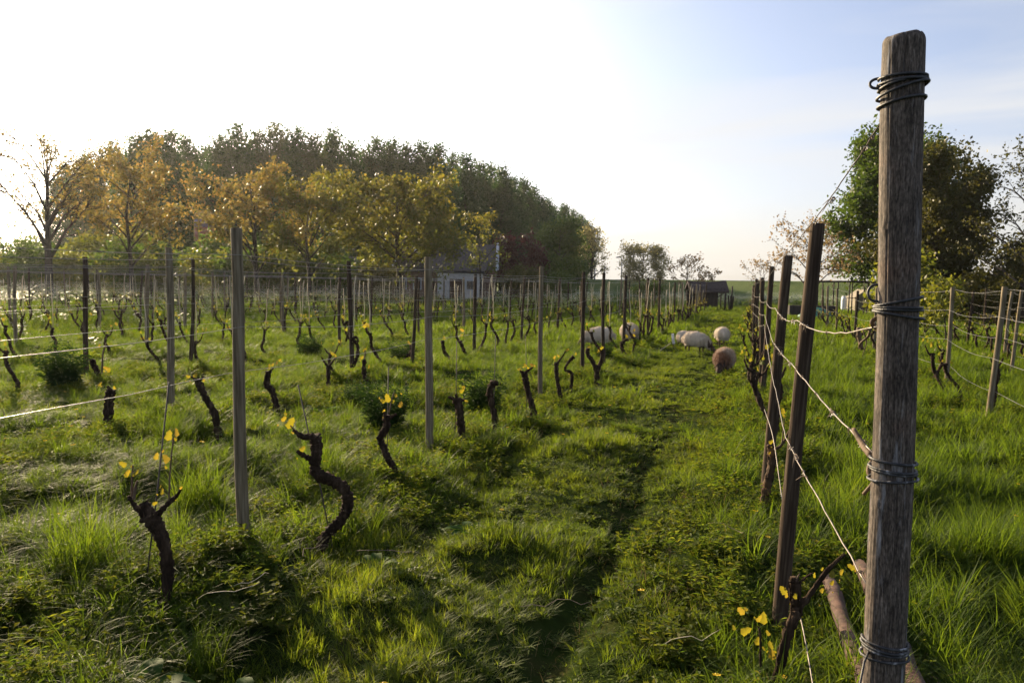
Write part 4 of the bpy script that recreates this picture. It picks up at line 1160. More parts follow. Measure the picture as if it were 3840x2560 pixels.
# dead tendrils and ties clinging to those wires
M['tendril'] = surface('tendril', [(.10, .065, .045), (.26, .20, .15)], 60, .8, 3, .2, 80)
M['fluff'] = surface('fluff', [(.50, .47, .42), (.68, .64, .58)], 60, .9, 3, 0)
tg = random.Random(17)
def tendrils(parent, pts, n, amax, sag):
    a, c = Vector(pts[0]), Vector(pts[1])
    for k in range(n):
        t = tg.random() ** 1.1 * amax
        p = a.lerp(c, t) if t <= 1 else c.lerp(Vector(pts[2]), t - 1)
        tt = t % 1
        p.z -= sag * 4 * tt * (1 - tt)
        b = MB(); r0 = tg.uniform(.006, .012); q = []
        turns = tg.uniform(1.2, 3.0); dirv = (c - a).normalized()
        up_ = Vector((0, 0, 1)); sd_ = dirv.cross(up_).normalized()
        m_ = int(12 * turns)
        for i in range(m_):
            an = i / m_ * turns * 6.283
            q.append(p + dirv * (i / m_ * .02) + (up_ * math.sin(an) + sd_ * math.cos(an)) * (r0 * .45))
        e = q[-1]; d_ = Vector((tg.gauss(0, 1), tg.gauss(0, 1), tg.gauss(-.8, .8))).normalized(); l_ = tg.uniform(.012, .05)
        q += [e + d_ * l_ * .5, e + d_ * l_ + Vector((0, 0, -l_ * .3))]
        b.tube(q, [.0017] * (len(q) - 1) + [.0007], 4)
        b.build('dried_tendril', M['tendril'], parent, True)
        if k % 2 == 0:                     # tufts of sheep wool caught on the wire
            b = MB()
            for j in range(5):
                d2 = Vector((tg.gauss(0, 1), tg.gauss(0, 1), tg.gauss(-.5, 1))).normalized() * tg.uniform(.008, .022)
                b.tube([p, p + d2 * .6 + Vector((0, 0, -.003)), p + d2], [.0012, .0009, .0004], 3)
            b.build('wool_tuft', M['fluff'], parent, True)
tendrils(w1, p1, 7, 1.6, .03); tendrils(w2, p2_, 16, 2.0, .035); tendrils(w3, p3_, 20, 2.0, .012); tendrils(w4, p4_, 8, 1.2, .008)
# broken cane ends hanging from the upper middle wire
def twig(pts, rad, label, m='cane', name='dead_twig', sides=7):
    b = MB(); P = smooth_path([(*p, r) for p, r in zip(pts, rad)], 5)
    b.tube([q[:3] for q in P], [q[3] for q in P], sides, wob=.1, rng=tg)
    return tag(b.build(name, M[m], None, True), label, 'twig')
twig([(0.329, 2.749, 1.581), (0.333, 2.750, 1.550), (0.343, 2.753, 1.512)], [.006, .0065, .006], 'short thick dead twig hanging from the upper middle wire')
twig([(0.350, 2.651, 1.581), (0.348, 2.671, 1.559), (0.330, 2.697, 1.535), (0.329, 2.718, 1.517)], [.0045, .004, .003, .002], 'thin bent dead twig hanging beside the thick one')
twig([(0.337, 2.699, 1.573), (0.348, 2.702, 1.540), (0.338, 2.700, 1.495)], [.0025, .002, .001], 'hair-thin dead twig hanging lowest from the upper middle wire')
twig([(0.300, 2.512, 1.300), (0.316, 2.464, 1.271), (0.335, 2.387, 1.245)], [.006, .009, .010], 'dead cane tied along the lower middle wire at the big post')
twig([(0.343, 2.389, 1.251), (0.329, 2.385, 1.209), (0.339, 2.367, 1.184), (0.318, 2.382, 1.143)], [.007, .008, .006, .005], 'twisted dead cane end hanging under the third wire coil')
twig([(0.339, 2.388, 1.630), (0.318, 2.382, 1.614), (0.327, 2.384, 1.598), (0.341, 2.368, 1.599)], [.006, .006, .006, .005], 'bent brown hook of cane under the second wire coil')
twig([(0.078, 6.007, -0.014), (0.138, 6.025, -0.020), (0.229, 6.051, -0.043)], [.004, .006, .004], 'pale broken stick at the foot of the mossy vine', 'straw_cane')
# loose lower string
b = MB()
b.tube([tuple(q) for q in smooth_path([(0.133, 6.179, 0.818), (0.181, 5.673, 0.718), (0.213, 5.161, 0.543), (0.233, 4.543, 0.402), (0.246, 4.130, 0.286), (0.273, 3.618, 0.240), (0.288, 3.153, 0.184)], 8)], .0026, 6)
tag(b.build('loose_wire', M['wire_dull'], None, True), 'slack pale wire hanging in a curve before the second post', 'wire')
b = MB(); b.tube([(0.351, 2.339, 0.746), (0.318, 2.225, 0.742), (0.291, 2.114, 0.700)], .0032, 6)
tag(b.build('stay_wire', M['black_wire'], None, True), 'short stay wire slanting down from the lowest coil', 'wire')

# two peeling logs on the ground
M['log_bark'] = surface('log_bark', [(.022, .012, .009), (.060, .030, .021), (.15, .085, .062)], 12, .85, 5, .8, 26, bdist=.008)
def log(a, c, r, label):
    a = Vector(a); c = Vector(c)
    P = [a.lerp(c, i / 9) + Vector((tg.uniform(-.012, .012), tg.uniform(-.012, .012), tg.uniform(-.006, .006))) for i in range(10)]
    b = MB(); b.tube(P, [r * (1 + tg.uniform(-.08, .08)) for _ in P], 12, wob=.07, rng=tg)
    return tag(b.build('log', M['log_bark'], None, True), label, 'log', 'peeling logs')
log((.47, 4.72, .10), (.52, 3.3, .10), .037, 'left of two reddish peeling logs beside the big post')
log((.66, 5.0, .12), (.72, 3.35, .10), .040, 'right of two reddish peeling logs, running behind the big post')

# ------------------------------------------------------------------ buildings and far things
M['brick'] = surface('brick', [(.10, .065, .050), (.16, .10, .075), (.22, .15, .12)], 6, .9, 4, .3, 30)
M['white_wall'] = surface('white_wall', [(.40, .39, .40), (.50, .49, .49), (.60, .59, .59)], 4, .85, 4, .2, 20)
M['roof_tile'] = surface('roof_tile', [(.045, .040, .042), (.075, .066, .066), (.11, .095, .09)], 7, .8, 4, .5, 14)
M['white_paint'] = surface('white_paint', [(.40, .43, .49), (.52, .54, .58)], 5, .6, 2, .1, 20)
M['pane'] = surface('pane', [(.020, .022, .026), (.035, .038, .045)], 3, .12, 2, 0, spec=.6)
M['brown_wood'] = surface('brown_wood', [(.055, .030, .020), (.10, .055, .036)], 12, .8, 4, .3, 30, (1, 1, .1))
M['dark_wood'] = surface('dark_wood', [(.022, .018, .017), (.050, .040, .038)], 12, .85, 4, .4, 30, (1, 1, .1))
M['felt'] = surface('felt', [(.036, .028, .031), (.056, .044, .047), (.08, .064, .064)], 9, .95, 5, .6, 30, bdist=.03)
M['concrete'] = surface('concrete', [(.20, .20, .22), (.28, .28, .30)], 5, .8, 3, .2, 15)
RZ = YAW     # buildings stand square to the view

def part(root, name, fn, m, smooth=False):
    b = MB(); fn(b); return b.build(name, M[m], root, smooth)
def prism(b, x0, x1, y0, y1, z0, z1, along='x', over=0.0):
    """gable roof slab solid; ridge along x or y"""
    if along == 'x':
        ym = (y0 + y1) / 2
        V = [(x0, y0, z0), (x1, y0, z0), (x1, y1, z0), (x0, y1, z0), (x0, ym, z1), (x1, ym, z1)]
        F = [(0, 1, 5, 4), (2, 3, 4, 5), (0, 4, 3), (1, 2, 5), (0, 3, 2, 1)]
    else:
        xm = (x0 + x1) / 2
        V = [(x0, y0, z0), (x1, y0, z0), (x1, y1, z0), (x0, y1, z0), (xm, y0, z1), (xm, y1, z1)]
        F = [(0, 4, 5, 3), (1, 2, 5, 4), (0, 1, 4), (2, 3, 5), (0, 3, 2, 1)]
    b.add(V, F)

h_ = empty('farmhouse', (-27.2, 75.9, 0), RZ)
tag(h_, 'brick farmhouse with dark tiled roof and white verge boards behind the golden tree', 'house')
part(h_, 'wall', lambda b: b.box((.2, 1.8, 1.5), (6.4, 5.0, 3.0)), 'brick')
part(h_, 'roof', lambda b: prism(b, -3.3, 3.25, -1.0, 4.6, 2.85, 5.5), 'roof_tile')
part(h_, 'gable_wall', lambda b: prism(b, 3.26, 3.42, -.7, 4.3, 2.85, 5.3), 'brick')
def verge(b, x, y0, z0, y1, z1):
    a = Vector((x, y0, z0)); c = Vector((x, y1, z1))
    b.tube([a, c], .13, 4)
part(h_, 'verge_board', lambda b: verge(b, 3.5, -1.02, 2.9, 1.8, 5.6), 'white_paint')
part(h_, 'verge_board', lambda b: verge(b, 3.5, 4.6, 2.9, 1.8, 5.6), 'white_paint')
wg = part(h_, 'front_wing', lambda b: (b.box((-4.6, -1.4, 1.3), (3.6, 4.0, 2.6))), 'brick')
part(h_, 'wing_roof', lambda b: prism(b, -6.5, -2.7, -3.6, .8, 2.6, 5.2, 'y'), 'roof_tile')
for s in (-1, 1):
    part(h_, 'verge_board', lambda b: b.tube([(-4.6 + s * 2.0, -3.66, 2.55), (-4.6, -3.66, 5.32)], .12, 4), 'white_paint')
for xx in (-5.3, -3.9):
    w_ = part(h_, 'window', lambda b: b.box((xx, -3.42, 1.5), (.8, .06, 1.1)), 'white_paint')
    part(w_, 'pane', lambda b: b.box((xx, -3.46, 1.5), (.62, .04, .92)), 'pane')
w_ = part(h_, 'window', lambda b: b.box((3.46, 1.8, 3.6), (.06, .7, .8)), 'dark_wood')
part(h_, 'chimney', lambda b: b.box((-1.2, 1.9, 5.6), (.55, .55, 1.0)), 'brick')

a_ = empty('annex', (-26.0, 72.4, 0), RZ)
tag(a_, 'low white outbuilding with brown door and small window before the farmhouse', 'building')
part(a_, 'wall', lambda b: b.box((0, 0, 1.25), (4.1, 2.4, 2.5)), 'white_wall')
part(a_, 'roof', lambda b: b.box((0, -.05, 2.58), (4.5, 2.9, .14), rot=Matrix.Rotation(-.10, 3, 'X')), 'roof_tile')
dr = part(a_, 'door', lambda b: b.box((-.35, -1.22, 1.0), (1.15, .08, 2.0)), 'brown_wood')
part(dr, 'handle', lambda b: b.box((.08, -1.28, 1.05), (.04, .05, .14)), 'concrete')
w_ = part(a_, 'window', lambda b: b.box((1.0, -1.22, 1.45), (1.0, .07, .95)), 'white_paint')
part(w_, 'pane', lambda b: b.box((.9, -1.265, 1.45), (.5, .04, .78)), 'pane')
part(w_, 'pane', lambda b: b.box((1.28, -1.265, 1.45), (.2, .04, .78)), 'pane')

b_ = empty('barn', (-37.6, 67.5, 0), RZ)
tag(b_, 'low grey-walled barn glimpsed behind the walnut trees', 'building')
part(b_, 'wall', lambda b: b.box((0, 1.5, 1.2), (7.0, 4, 2.4)), 'concrete')
part(b_, 'roof', lambda b: prism(b, -3.8, 3.8, -.9, 3.9, 2.35, 3.9), 'roof_tile')
part(b_, 'door', lambda b: b.box((-1.2, -.52, 1.0), (1.3, .06, 2.0)), 'brown_wood')

s_ = empty('garden_shed', (-62.9, 60.2, 0), RZ)
tag(s_, 'small brown shed at the far left edge under a bare tree', 'shed')
part(s_, 'wall', lambda b: b.box((0, 0, 1.3), (3.3, 2.6, 2.6)), 'brown_wood')
part(s_, 'roof', lambda b: prism(b, -1.95, 1.95, -1.7, 1.7, 2.55, 3.25), 'dark_wood')
part(s_, 'door', lambda b: b.box((.5, -1.33, 1.0), (.9, .06, 1.9)), 'dark_wood')
part(s_, 'window', lambda b: b.box((-.8, -1.33, 1.4), (.7, .06, .6)), 'pane')

# coloured round tower top seen through the trees
M['tower_yellow'] = surface('tower_yellow', [(.30, .22, .07), (.38, .28, .10)], 4, .6, 2, .1)
M['tower_purple'] = surface('tower_purple', [(.16, .13, .22), (.22, .18, .28)], 4, .6, 2, .1)
M['tower_red'] = surface('tower_red', [(.24, .07, .06), (.32, .10, .08)], 4, .6, 2, .1)
t_ = empty('play_tower', (-61.1, 82.0, 0), RZ)
tag(t_, 'round striped yellow, violet and red tower between the trees', 'tower')
part(t_, 'shaft', lambda b: b.tube([(0, 0, -.2), (0, 0, 5.9)], .62, 16), 'tower_yellow', True)
part(t_, 'red_band', lambda b: b.tube([(0, 0, 5.9), (0, 0, 7.5)], 1.02, 20), 'tower_red', True)
part(t_, 'violet_band', lambda b: b.tube([(0, 0, 7.5), (0, 0, 8.4)], 1.04, 20), 'tower_purple', True)
part(t_, 'cap', lambda b: b.tube([(0, 0, 8.4), (0, 0, 9.1), (0, 0, 9.3), (0, 0, 9.4)], [1.05, 1.0, .75, .2], 20), 'tower_yellow', True)
for q in range(6):
    an = q * math.pi / 3 + .3
    part(t_, 'rib', lambda b: b.box((1.06 * math.cos(an), 1.06 * math.sin(an), 7.4), (.14, .14, 3.0), rot=Matrix.Rotation(an, 3, 'Z')), 'tower_yellow')

# lamp and poles beyond the wood
l_ = empty('street_lamp', (-19.7, 130.3, 0), RZ)
tag(l_, 'slender grey street lamp with a bent arm on the dike', 'lamp')
part(l_, 'pole', lambda b: b.tube([(0, 0, 0), (0, 0, 3.5), (0, 0, 5.7), (-.12, 0, 6.0), (-.35, 0, 6.1)], [.11, .09, .075, .07, .07], 8), 'concrete', True)
part(l_, 'lamp_head', lambda b: b.tube([(-.30, 0, 6.08), (-.55, 0, 6.1), (-.95, 0, 6.04)], [.07, .12, .06], 8), 'concrete', True)
for (x, y, nm, lb, cross) in ((-54.9, 297.7, 'power_pole', 'left of two far poles, with cross arms and insulators', True), (-51.4, 298.6, 'mast', 'right of two far poles, plain and pale', False)):
    p_ = empty(nm, (x, y, 0), RZ); tag(p_, lb, 'pole')
    part(p_, 'shaft', lambda b: b.tube([(0, 0, 0), (0, 0, 8.4)], [.42, .30], 8), 'concrete', True)
    if cross:
        for zz, ww in ((6.8, 2.6), (5.6, 3.2)):
            part(p_, 'cross_arm', lambda b: b.box((0, 0, zz), (ww, .3, .3)), 'concrete')

# thatched field shelter at the end of the path
f_ = empty('field_shelter', (-3.0, 61.5, 0), RZ)
tag(f_, 'small dark field shelter with a sagging felt roof at the end of the path', 'shed')
part(f_, 'wall', lambda b: b.box((.05, 0, .72), (1.15, 1.5, 1.5)), 'dark_wood')
part(f_, 'back_wall', lambda b: b.box((-.95, .5, .70), (.85, .08, 1.4)), 'dark_wood')
def shelter_roof(b):
    n = 9; V = []; F = []
    for i in range(n):
        t = i / (n - 1); x = -1.45 + 2.8 * t
        sag = .10 * (2 * t - 1) ** 2 + .05 * t
        for (y, z) in ((-1.0, 1.30), (-.75, 1.55), (0, 2.02 + sag), (.9, 1.50), (.9, 1.38), (0, 1.86 + sag), (-.95, 1.20)):
            V.append((x, y, z + (sag * .5 if y != 0 else 0)))
    k = 7
    for i in range(n - 1):
        for j in range(k): F.append((i * k + j, i * k + (j + 1) % k, (i + 1) * k + (j + 1) % k, (i + 1) * k + j))
    F += [tuple(range(k)), tuple(reversed([(n - 1) * k + j for j in range(k)]))]
    b.add(V, F)
part(f_, 'roof', shelter_roof, 'felt')
for (x, y) in ((-1.3, -.7), (1.2, -.7), (1.2, .7)):
    part(f_, 'roof_post', lambda b: b.tube([(x, y, -.1), (x, y, 1.42)], .045, 7), 'dark_wood', True)
part(f_, 'brace', lambda b: b.tube([(.62, -.72, .95), (1.2, -.7, 1.35)], .035, 6), 'dark_wood', True)
g_ = empty('old_gate', (-1.25, 60.0, 0), RZ)
tag(g_, 'leftover gate post with slanting boards right of the field shelter', 'gate')
part(g_, 'gate_post', lambda b: b.tube([(0, 0, -.1), (.06, 0, 1.75)], .055, 8), 'dark_wood', True)
for q in range(3):
    part(g_, 'board', lambda b: b.box((-.14 + .13 * q, .05, .55 - .05 * q), (.10, .04, 1.1 + .05 * q), rot=Matrix.Rotation(.10 * (q - 1), 3, 'Y')), 'dark_wood')
part(g_, 'gate_post', lambda b: b.tube([(-.38, .3, -.1), (-.36, .3, 1.35)], .04, 8), 'dark_wood', True)

# pergola, tent and odds and ends beyond the right rows
M['tent_cloth'] = surface('tent_cloth', [(.22, .19, .14), (.30, .26, .20)], 5, .9, 3, .2, 20)
M['pale_blue'] = surface('pale_blue', [(.50, .56, .66), (.66, .72, .80)], 3, .6, 3, .1, 10)
M['green_sheet'] = surface('green_sheet', [(.06, .20, .15), (.10, .28, .21)], 3, .6, 3, .3, 10)
p_ = empty('pergola', (5.9, 48.6, 0), RZ)
tag(p_, 'long rustic pergola of thin poles behind the right rows', 'pergola')
for i in range(7):
    for yy in (0, 1.6):
        xx = -2.4 + i * .85
        part(p_, 'pole', lambda b: b.tube([(xx, yy, -.1), (xx + .03 * (i % 3 - 1), yy, 2.06)], .036, 6), 'dark_wood', True)
for yy in (0, 1.6):
    part(p_, 'rail', lambda b: b.tube([(-2.7, yy, 2.06), (0, yy, 2.12), (3.0, yy, 1.98)], .045, 6), 'dark_wood', True)
for i in range(9):
    xx = -2.5 + i * .64
    part(p_, 'rafter', lambda b: b.tube([(xx, -.25, 2.13), (xx + .1, 1.9, 2.15)], .028, 5), 'dark_wood', True)
n_ = empty('canvas_tent', (7.6, 62.5, 0), RZ)
tag(n_, 'small beige canvas shelter with a pointed roof behind the pergola', 'tent')
part(n_, 'wall', lambda b: b.box((0, 0, .55), (1.5, 1.4, 1.1)), 'tent_cloth')
part(n_, 'roof', lambda b: prism(b, -.85, .85, -.8, .8, 1.1, 1.7, 'y'), 'tent_cloth')
part(n_, 'door_flap', lambda b: b.box((.05, -.83, .5), (.6, .03, .8)), 'dark_wood')
o_ = empty('water_barrel', (6.6, 63.5, 0), RZ); tag(o_, 'pale blue plastic barrel left of the canvas shelter', 'barrel')
part(o_, 'body', lambda b: b.tube([(0, 0, 0), (0, 0, .3), (0, 0, .9), (0, 0, 1.15)], [.22, .25, .25, .21], 16), 'pale_blue', True)
part(o_, 'lid', lambda b: b.tube([(0, 0, 1.15), (0, 0, 1.2)], [.21, .18], 16), 'white_paint', True)
o_ = empty('covered_heap', (3.3, 45.0, 0), RZ); tag(o_, 'low heap under a green sheet behind the right row', 'heap')
part(o_, 'sheet', lambda b: b.tube([(-.9, 0, .1), (-.5, 0, .22), (0, 0, .26), (.5, 0, .2), (1.0, 0, .1)], [.15, .42, .5, .4, .12], 12, wob=.1, rng=random.Random(2)), 'green_sheet', True)
part(o_, 'timber', lambda b: b.box((0, .7, .55), (2.4, .5, .5)), 'dark_wood')
k_ = empty('dark_barn', (14.2, 48.8, 0), RZ); tag(k_, 'low dark barn half hidden under the trees at the right edge', 'building')
part(k_, 'wall', lambda b: b.box((0, 1.5, .95), (4.6, 3, 1.9)), 'dark_wood')
part(k_, 'roof', lambda b: b.box((0, 1.4, 2.15), (5.2, 3.6, .14), rot=Matrix.Rotation(.18, 3, 'X')), 'felt')
part(k_, 'window', lambda b: b.box((1.4, -.03, 1.35), (1.0, .06, .5)), 'pale_blue')

# white marker board in the first left row
k_ = empty('marker_board', (-1.90, 21.9, gzf(-1.90, 21.9)), 0); tag(k_, 'narrow white board on a leaning stake left of the sheep group', 'sign')
k_.rotation_euler = (0, 0, RZ)
part(k_, 'board', lambda b: b.box((0, 0, .30), (.015, .10, .27), rot=Matrix.Rotation(-.14, 3, 'Y') @ Matrix.Rotation(.45, 3, 'Z')), 'white_paint')
part(k_, 'stake', lambda b: b.tube([(.05, .0, -.05), (0, .03, .2), (-.03, .04, .45)], .011, 6), 'cane', True)
part(k_, 'fallen_stake', lambda b: b.tube([(-.38, -.35, .02), (-.12, -.3, .2)], .009, 6), 'straw_cane', True)

# ------------------------------------------------------------------ sheep
from mathutils import noise as mnoise
def wool_mat(name, front, side, split=.3):
    m, N, L = mat(name)
    out = N.new('ShaderNodeOutputMaterial')
    tc = N.new('ShaderNodeTexCoord'); sp = N.new('ShaderNodeSeparateXYZ'); L.new(tc.outputs['Object'], sp.inputs[0])
    nz = N.new('ShaderNodeTexNoise'); nz.inputs['Scale'].default_value = 8; nz.inputs['Detail'].default_value = 5
    L.new(tc.outputs['Object'], nz.inputs['Vector'])
    ad = N.new('ShaderNodeMath'); ad.operation = 'MULTIPLY_ADD'; ad.inputs[1].default_value = .35
    L.new(nz.outputs['Fac'], ad.inputs[0]); L.new(sp.outputs['X'], ad.inputs[2])
    rp = ramp(N, [(split, side), (split + .2, tuple(.5 * a + .5 * c for a, c in zip(front, side))), (split + .34, front)])
    L.new(ad.outputs[0], rp.inputs['Fac'])
    bs = N.new('ShaderNodeBsdfPrincipled'); bs.inputs['Roughness'].default_value = .95; bs.inputs['Specular IOR Level'].default_value = .1
    bs.inputs['Sheen Weight'].default_value = .3
    L.new(rp.outputs['Color'], bs.inputs['Base Color'])
    n2 = N.new('ShaderNodeTexNoise'); n2.inputs['Scale'].default_value = 45; n2.inputs['Detail'].default_value = 3
    L.new(tc.outputs['Object'], n2.inputs['Vector'])
    bp = N.new('ShaderNodeBump'); bp.inputs['Strength'].default_value = .8; bp.inputs['Distance'].default_value = .02
    L.new(n2.outputs['Fac'], bp.inputs['Height']); L.new(bp.outputs[0], bs.inputs['Normal'])
    L.new(bs.outputs[0], out.inputs['Surface'])
    return m
M['wool'] = wool_mat('wool', (.54, .43, .31), (.68, .57, .44))
M['wool_brown'] = wool_mat('wool_brown', (.17, .07, .027), (.60, .45, .31), .17)
M['sheep_face'] = surface('sheep_face', [(.030, .018, .013), (.075, .042, .026)], 20, .9, 3, .3, 60)

def sphere(b, c, r, n=10, m_=14):
    V = []; F = []
    for i in range(n + 1):
        p = math.pi * i / n
        for j in range(m_):
            a = 2 * math.pi * j / m_
            V.append((c[0] + r[0] * math.sin(p) * math.cos(a), c[1] + r[1] * math.sin(p) * math.sin(a), c[2] + r[2] * math.cos(p)))
    for i in range(n):
        for j in range(m_):
            F.append((i * m_ + j, (i + 1) * m_ + j, (i + 1) * m_ + (j + 1) % m_, i * m_ + (j + 1) % m_))
    b.add(V, F)

def sheep_meshes(seed, wool='wool', turn=0.0):
    b = MB()
    sphere(b, (-.01, 0, .41), (.34, .235, .225))
    sphere(b, (.17, 0, .39), (.20, .215, .215)); sphere(b, (-.19, 0, .415), (.19, .22, .21))
    hx, hy = .56, turn
    b.tube([(.28, 0, .42), (.40, hy * .4, .30), (.50, hy * .8, .20)], [.150, .115, .085], 12)
    b.tube([(.47, hy * .7, .25), (.53, hy * .9, .17), (.60, hy, .085), (.635, hy, .035)], [.060, .072, .056, .036], 12)
    for s in (-1, 1):
        b.tube([(.49, hy * .8 + s * .05, .23), (.47, hy * .8 + s * .11, .235), (.455, hy * .8 + s * .155, .215)], [.026, .024, .008], 8)
        b.tube([(.21, s * .105, .34), (.215, s * .105, .20), (.205, s * .105, .105), (.21, s * .105, .012)], [.075, .036, .024, .024], 10)
        b.tube([(-.24, s * .11, .36), (-.20, s * .115, .25), (-.275, s * .115, .15), (-.255, s * .115, .012)], [.095, .050, .026, .024], 10)
    b.tube([(-.39, 0, .46), (-.435, 0, .40), (-.44, 0, .30)], [.040, .036, .02], 8)
    me = b.mesh('tmp', M['wool'])
    o = link(bpy.data.objects.new('tmp', me))
    md = o.modifiers.new('r', 'REMESH'); md.mode = 'VOXEL'; md.voxel_size = .014
    md = o.modifiers.new('s', 'SMOOTH'); md.factor = .6; md.iterations = 4
    dg = bpy.context.evaluated_depsgraph_get()
    out = bpy.data.meshes.new_from_object(o.evaluated_get(dg))
    bpy.data.objects.remove(o); bpy.data.meshes.remove(me)
    rg_ = random.Random(seed)
    off = Vector((seed, seed * 2, 0))
    strands = MB()
    def bare(p): return p.z < .215 and p.x < .38 or p.x > .515 or (p.x > .44 and abs(p.y - hy * .8) > .075)
    out.materials.clear(); out.materials.append(M[wool]); out.materials.append(M['sheep_face'])
    for v in out.vertices:
        if not bare(v.co):
            q = v.co
            w = mnoise.noise(q * 7 + off) * .016 + mnoise.noise(q * 18 + off) * .010
            nrm = v.normal.copy()
            v.co += nrm * (w + .006)
            if rg_.random() < .55:
                d = (nrm * rg_.uniform(.5, 1.0) + Vector((rg_.gauss(0, .25), rg_.gauss(0, .25), -.55 + rg_.gauss(0, .2)))).normalized()
                l_ = rg_.uniform(.025, .055)
                sd_ = d.cross(nrm); sd_ = sd_.normalized() * .004 if sd_.length > 1e-4 else Vector((.004, 0, 0))
                p0 = v.co - nrm * .005
                strands.add([tuple(p0 - sd_), tuple(p0 + sd_), tuple(p0 + d * l_ * .6 + nrm * .006 + sd_ * .6), tuple(p0 + d * l_)], [(0, 1, 2), (0, 2, 3)])
    for p in out.polygons:
        p.use_smooth = True
        if bare(p.center): p.material_index = 1
    out.update()
    return out, strands.mesh('fleece', M[wool])

SHEEP = [sheep_meshes(1, 'wool', .05), sheep_meshes(2, 'wool_brown', -.03), sheep_meshes(3, 'wool', -.08)]
def sheep(x, y, heading, k, label, s=1.0):
    """heading: direction of the head, from +X towards +Y"""
    root = empty('sheep', (x, y, gzf(x, y) - .005), heading); root.scale = (s, s, s)
    tag(root, label, 'sheep', 'grazing sheep')
    link(bpy.data.objects.new('body', SHEEP[k][0]), root)
    link(bpy.data.objects.new('fleece', SHEEP[k][1]), root)
VX = -YAW
sheep(-.42, 16.1, R(-97), 1, 'nearest sheep, brown-faced and facing the camera with its head down', 0.84)
sheep(-1.28, 21.2, R(-24), 0, 'large cream sheep seen from its side, grazing to the right', 0.84)
sheep(-.72, 24.2, R(100), 2, 'cream sheep seen from behind at the right of the group', 0.88)
sheep(-1.72, 23.2, R(75), 2, 'sheep mostly hidden behind the large side-on sheep', 0.74)
sheep(-3.78, 21.4, R(190), 0, 'left-most sheep, side-on behind two posts with its head to the left', 0.94)
sheep(-3.15, 22.6, R(80), 2, 'sheep seen from behind through the vine arch', 0.94)

# ------------------------------------------------------------------ weeds, tussocks and flowers
def leafy(seed, n_stem, h, spread, leaf, n_leaf, mat_, narrow=.45, up_=.3, stem=True, flower=None):
    """herb: stems with many small leaves"""
    rg_ = random.Random(seed); b = MB()
    for _ in range(n_stem):
        a = rg_.uniform(0, 6.28); o = spread * .35 * rg_.random()
        p = Vector((math.cos(a) * o, math.sin(a) * o, 0)); hh = h * rg_.uniform(.5, 1.1)
        d = Vector((math.cos(a) * rg_.uniform(.1, 1) * spread / h, math.sin(a) * rg_.uniform(.1, 1) * spread / h, 1)).normalized()
        e = p + d * hh
        if stem: b.add([tuple(p + Vector((-.002, 0, 0))), tuple(p + Vector((.002, 0, 0))), tuple(e)], [(0, 1, 2)])
        for j in range(n_leaf):
            t = rg_.uniform(.15, 1.02); c = p.lerp(e, t)
            q = rg_.uniform(0, 6.28)
            ld = Vector((math.cos(q), math.sin(q), rg_.uniform(-.3, .7) * up_ / .3)).normalized()
            s = leaf * rg_.uniform(.6, 1.3) * (1.15 - .45 * t)
            sd_ = ld.cross(Vector((0, 0, 1)))
            sd_ = sd_.normalized() if sd_.length > .01 else Vector((1, 0, 0))
            w = s * narrow * .5
            mid = c + ld * s * .55 + Vector((0, 0, s * .08))
            b.add([tuple(c), tuple(mid - sd_ * w), tuple(c + ld * s - Vector((0, 0, s * .15))), tuple(mid + sd_ * w)], [(0, 1, 2), (0, 2, 3)])
    return b.mesh('herb', M[mat_])

M['bramble'] = foliage('bramble', [(.030, .055, .010), (.052, .078, .012), (.085, .105, .015), (.11, .10, .020)], TR, .58, .7, .12, .8, .4)
M['dark_herb'] = foliage('dark_herb', [(.018, .040, .012), (.028, .055, .016), (.040, .065, .020)], (2.0, 2.0, 1.2), .3, .8, .03, .8, .4)
M['parsley_green'] = foliage('parsley_green', [(.045, .085, .020), (.065, .105, .026)], TR, .4, .55, .2)
M['parsley_white'] = foliage('parsley_white', [(.50, .52, .46), (.66, .68, .62)], (1.2, 1.2, 1.1), .4, .7, .1)
M['buttercup'] = foliage('buttercup', [(.60, .42, .02), (.70, .50, .03)], (1.2, 1.1, .8), .3, .6, .2)
M['dock_green'] = foliage('dock_green', [(.022, .060, .010), (.034, .080, .014), (.050, .095, .018)], TR, .45, .7, .1)
M['dry_grass'] = foliage('dry_grass', [(.11, .085, .045), (.17, .13, .07), (.08, .06, .035)], (1.3, 1.2, .9), .3, .8, .05)

herbs = [leafy(600 + k, 9, .13, .12, .040, 9, 'weed') for k in range(4)]
bramb = [leafy(620 + k, 7, .16, .16, .055, 8, 'bramble', .75) for k in range(4)]
clover = [leafy(640 + k, 16, .06, .13, .026, 4, 'grass_short', .8, .15) for k in range(3)]
dry = [blade_mesh('dry', M['dry_grass'], 14, .15, .16, .0035, 2.2, random.Random(650 + k), lean=1.2, seg=4) for k in range(3)]
tall = [blade_mesh('tall', M['grass_mid'], 46, .07, .36, .0065, 1.5, random.Random(660 + k), lean=.55, seg=5, hv=.5) for k in range(4)]

def spread(name, label, ms, dens, d0, d1, mask, s0, s1, cat):
    x, y = wedge(dens, d0, d1)
    k = mask(x, y)
    x, y = x[k], y[k]
    s = NPR.uniform(s0, s1, len(x))
    scatter(name, label, ms, np.stack([x, y, gz(x, y)], 1), s, cat=cat)

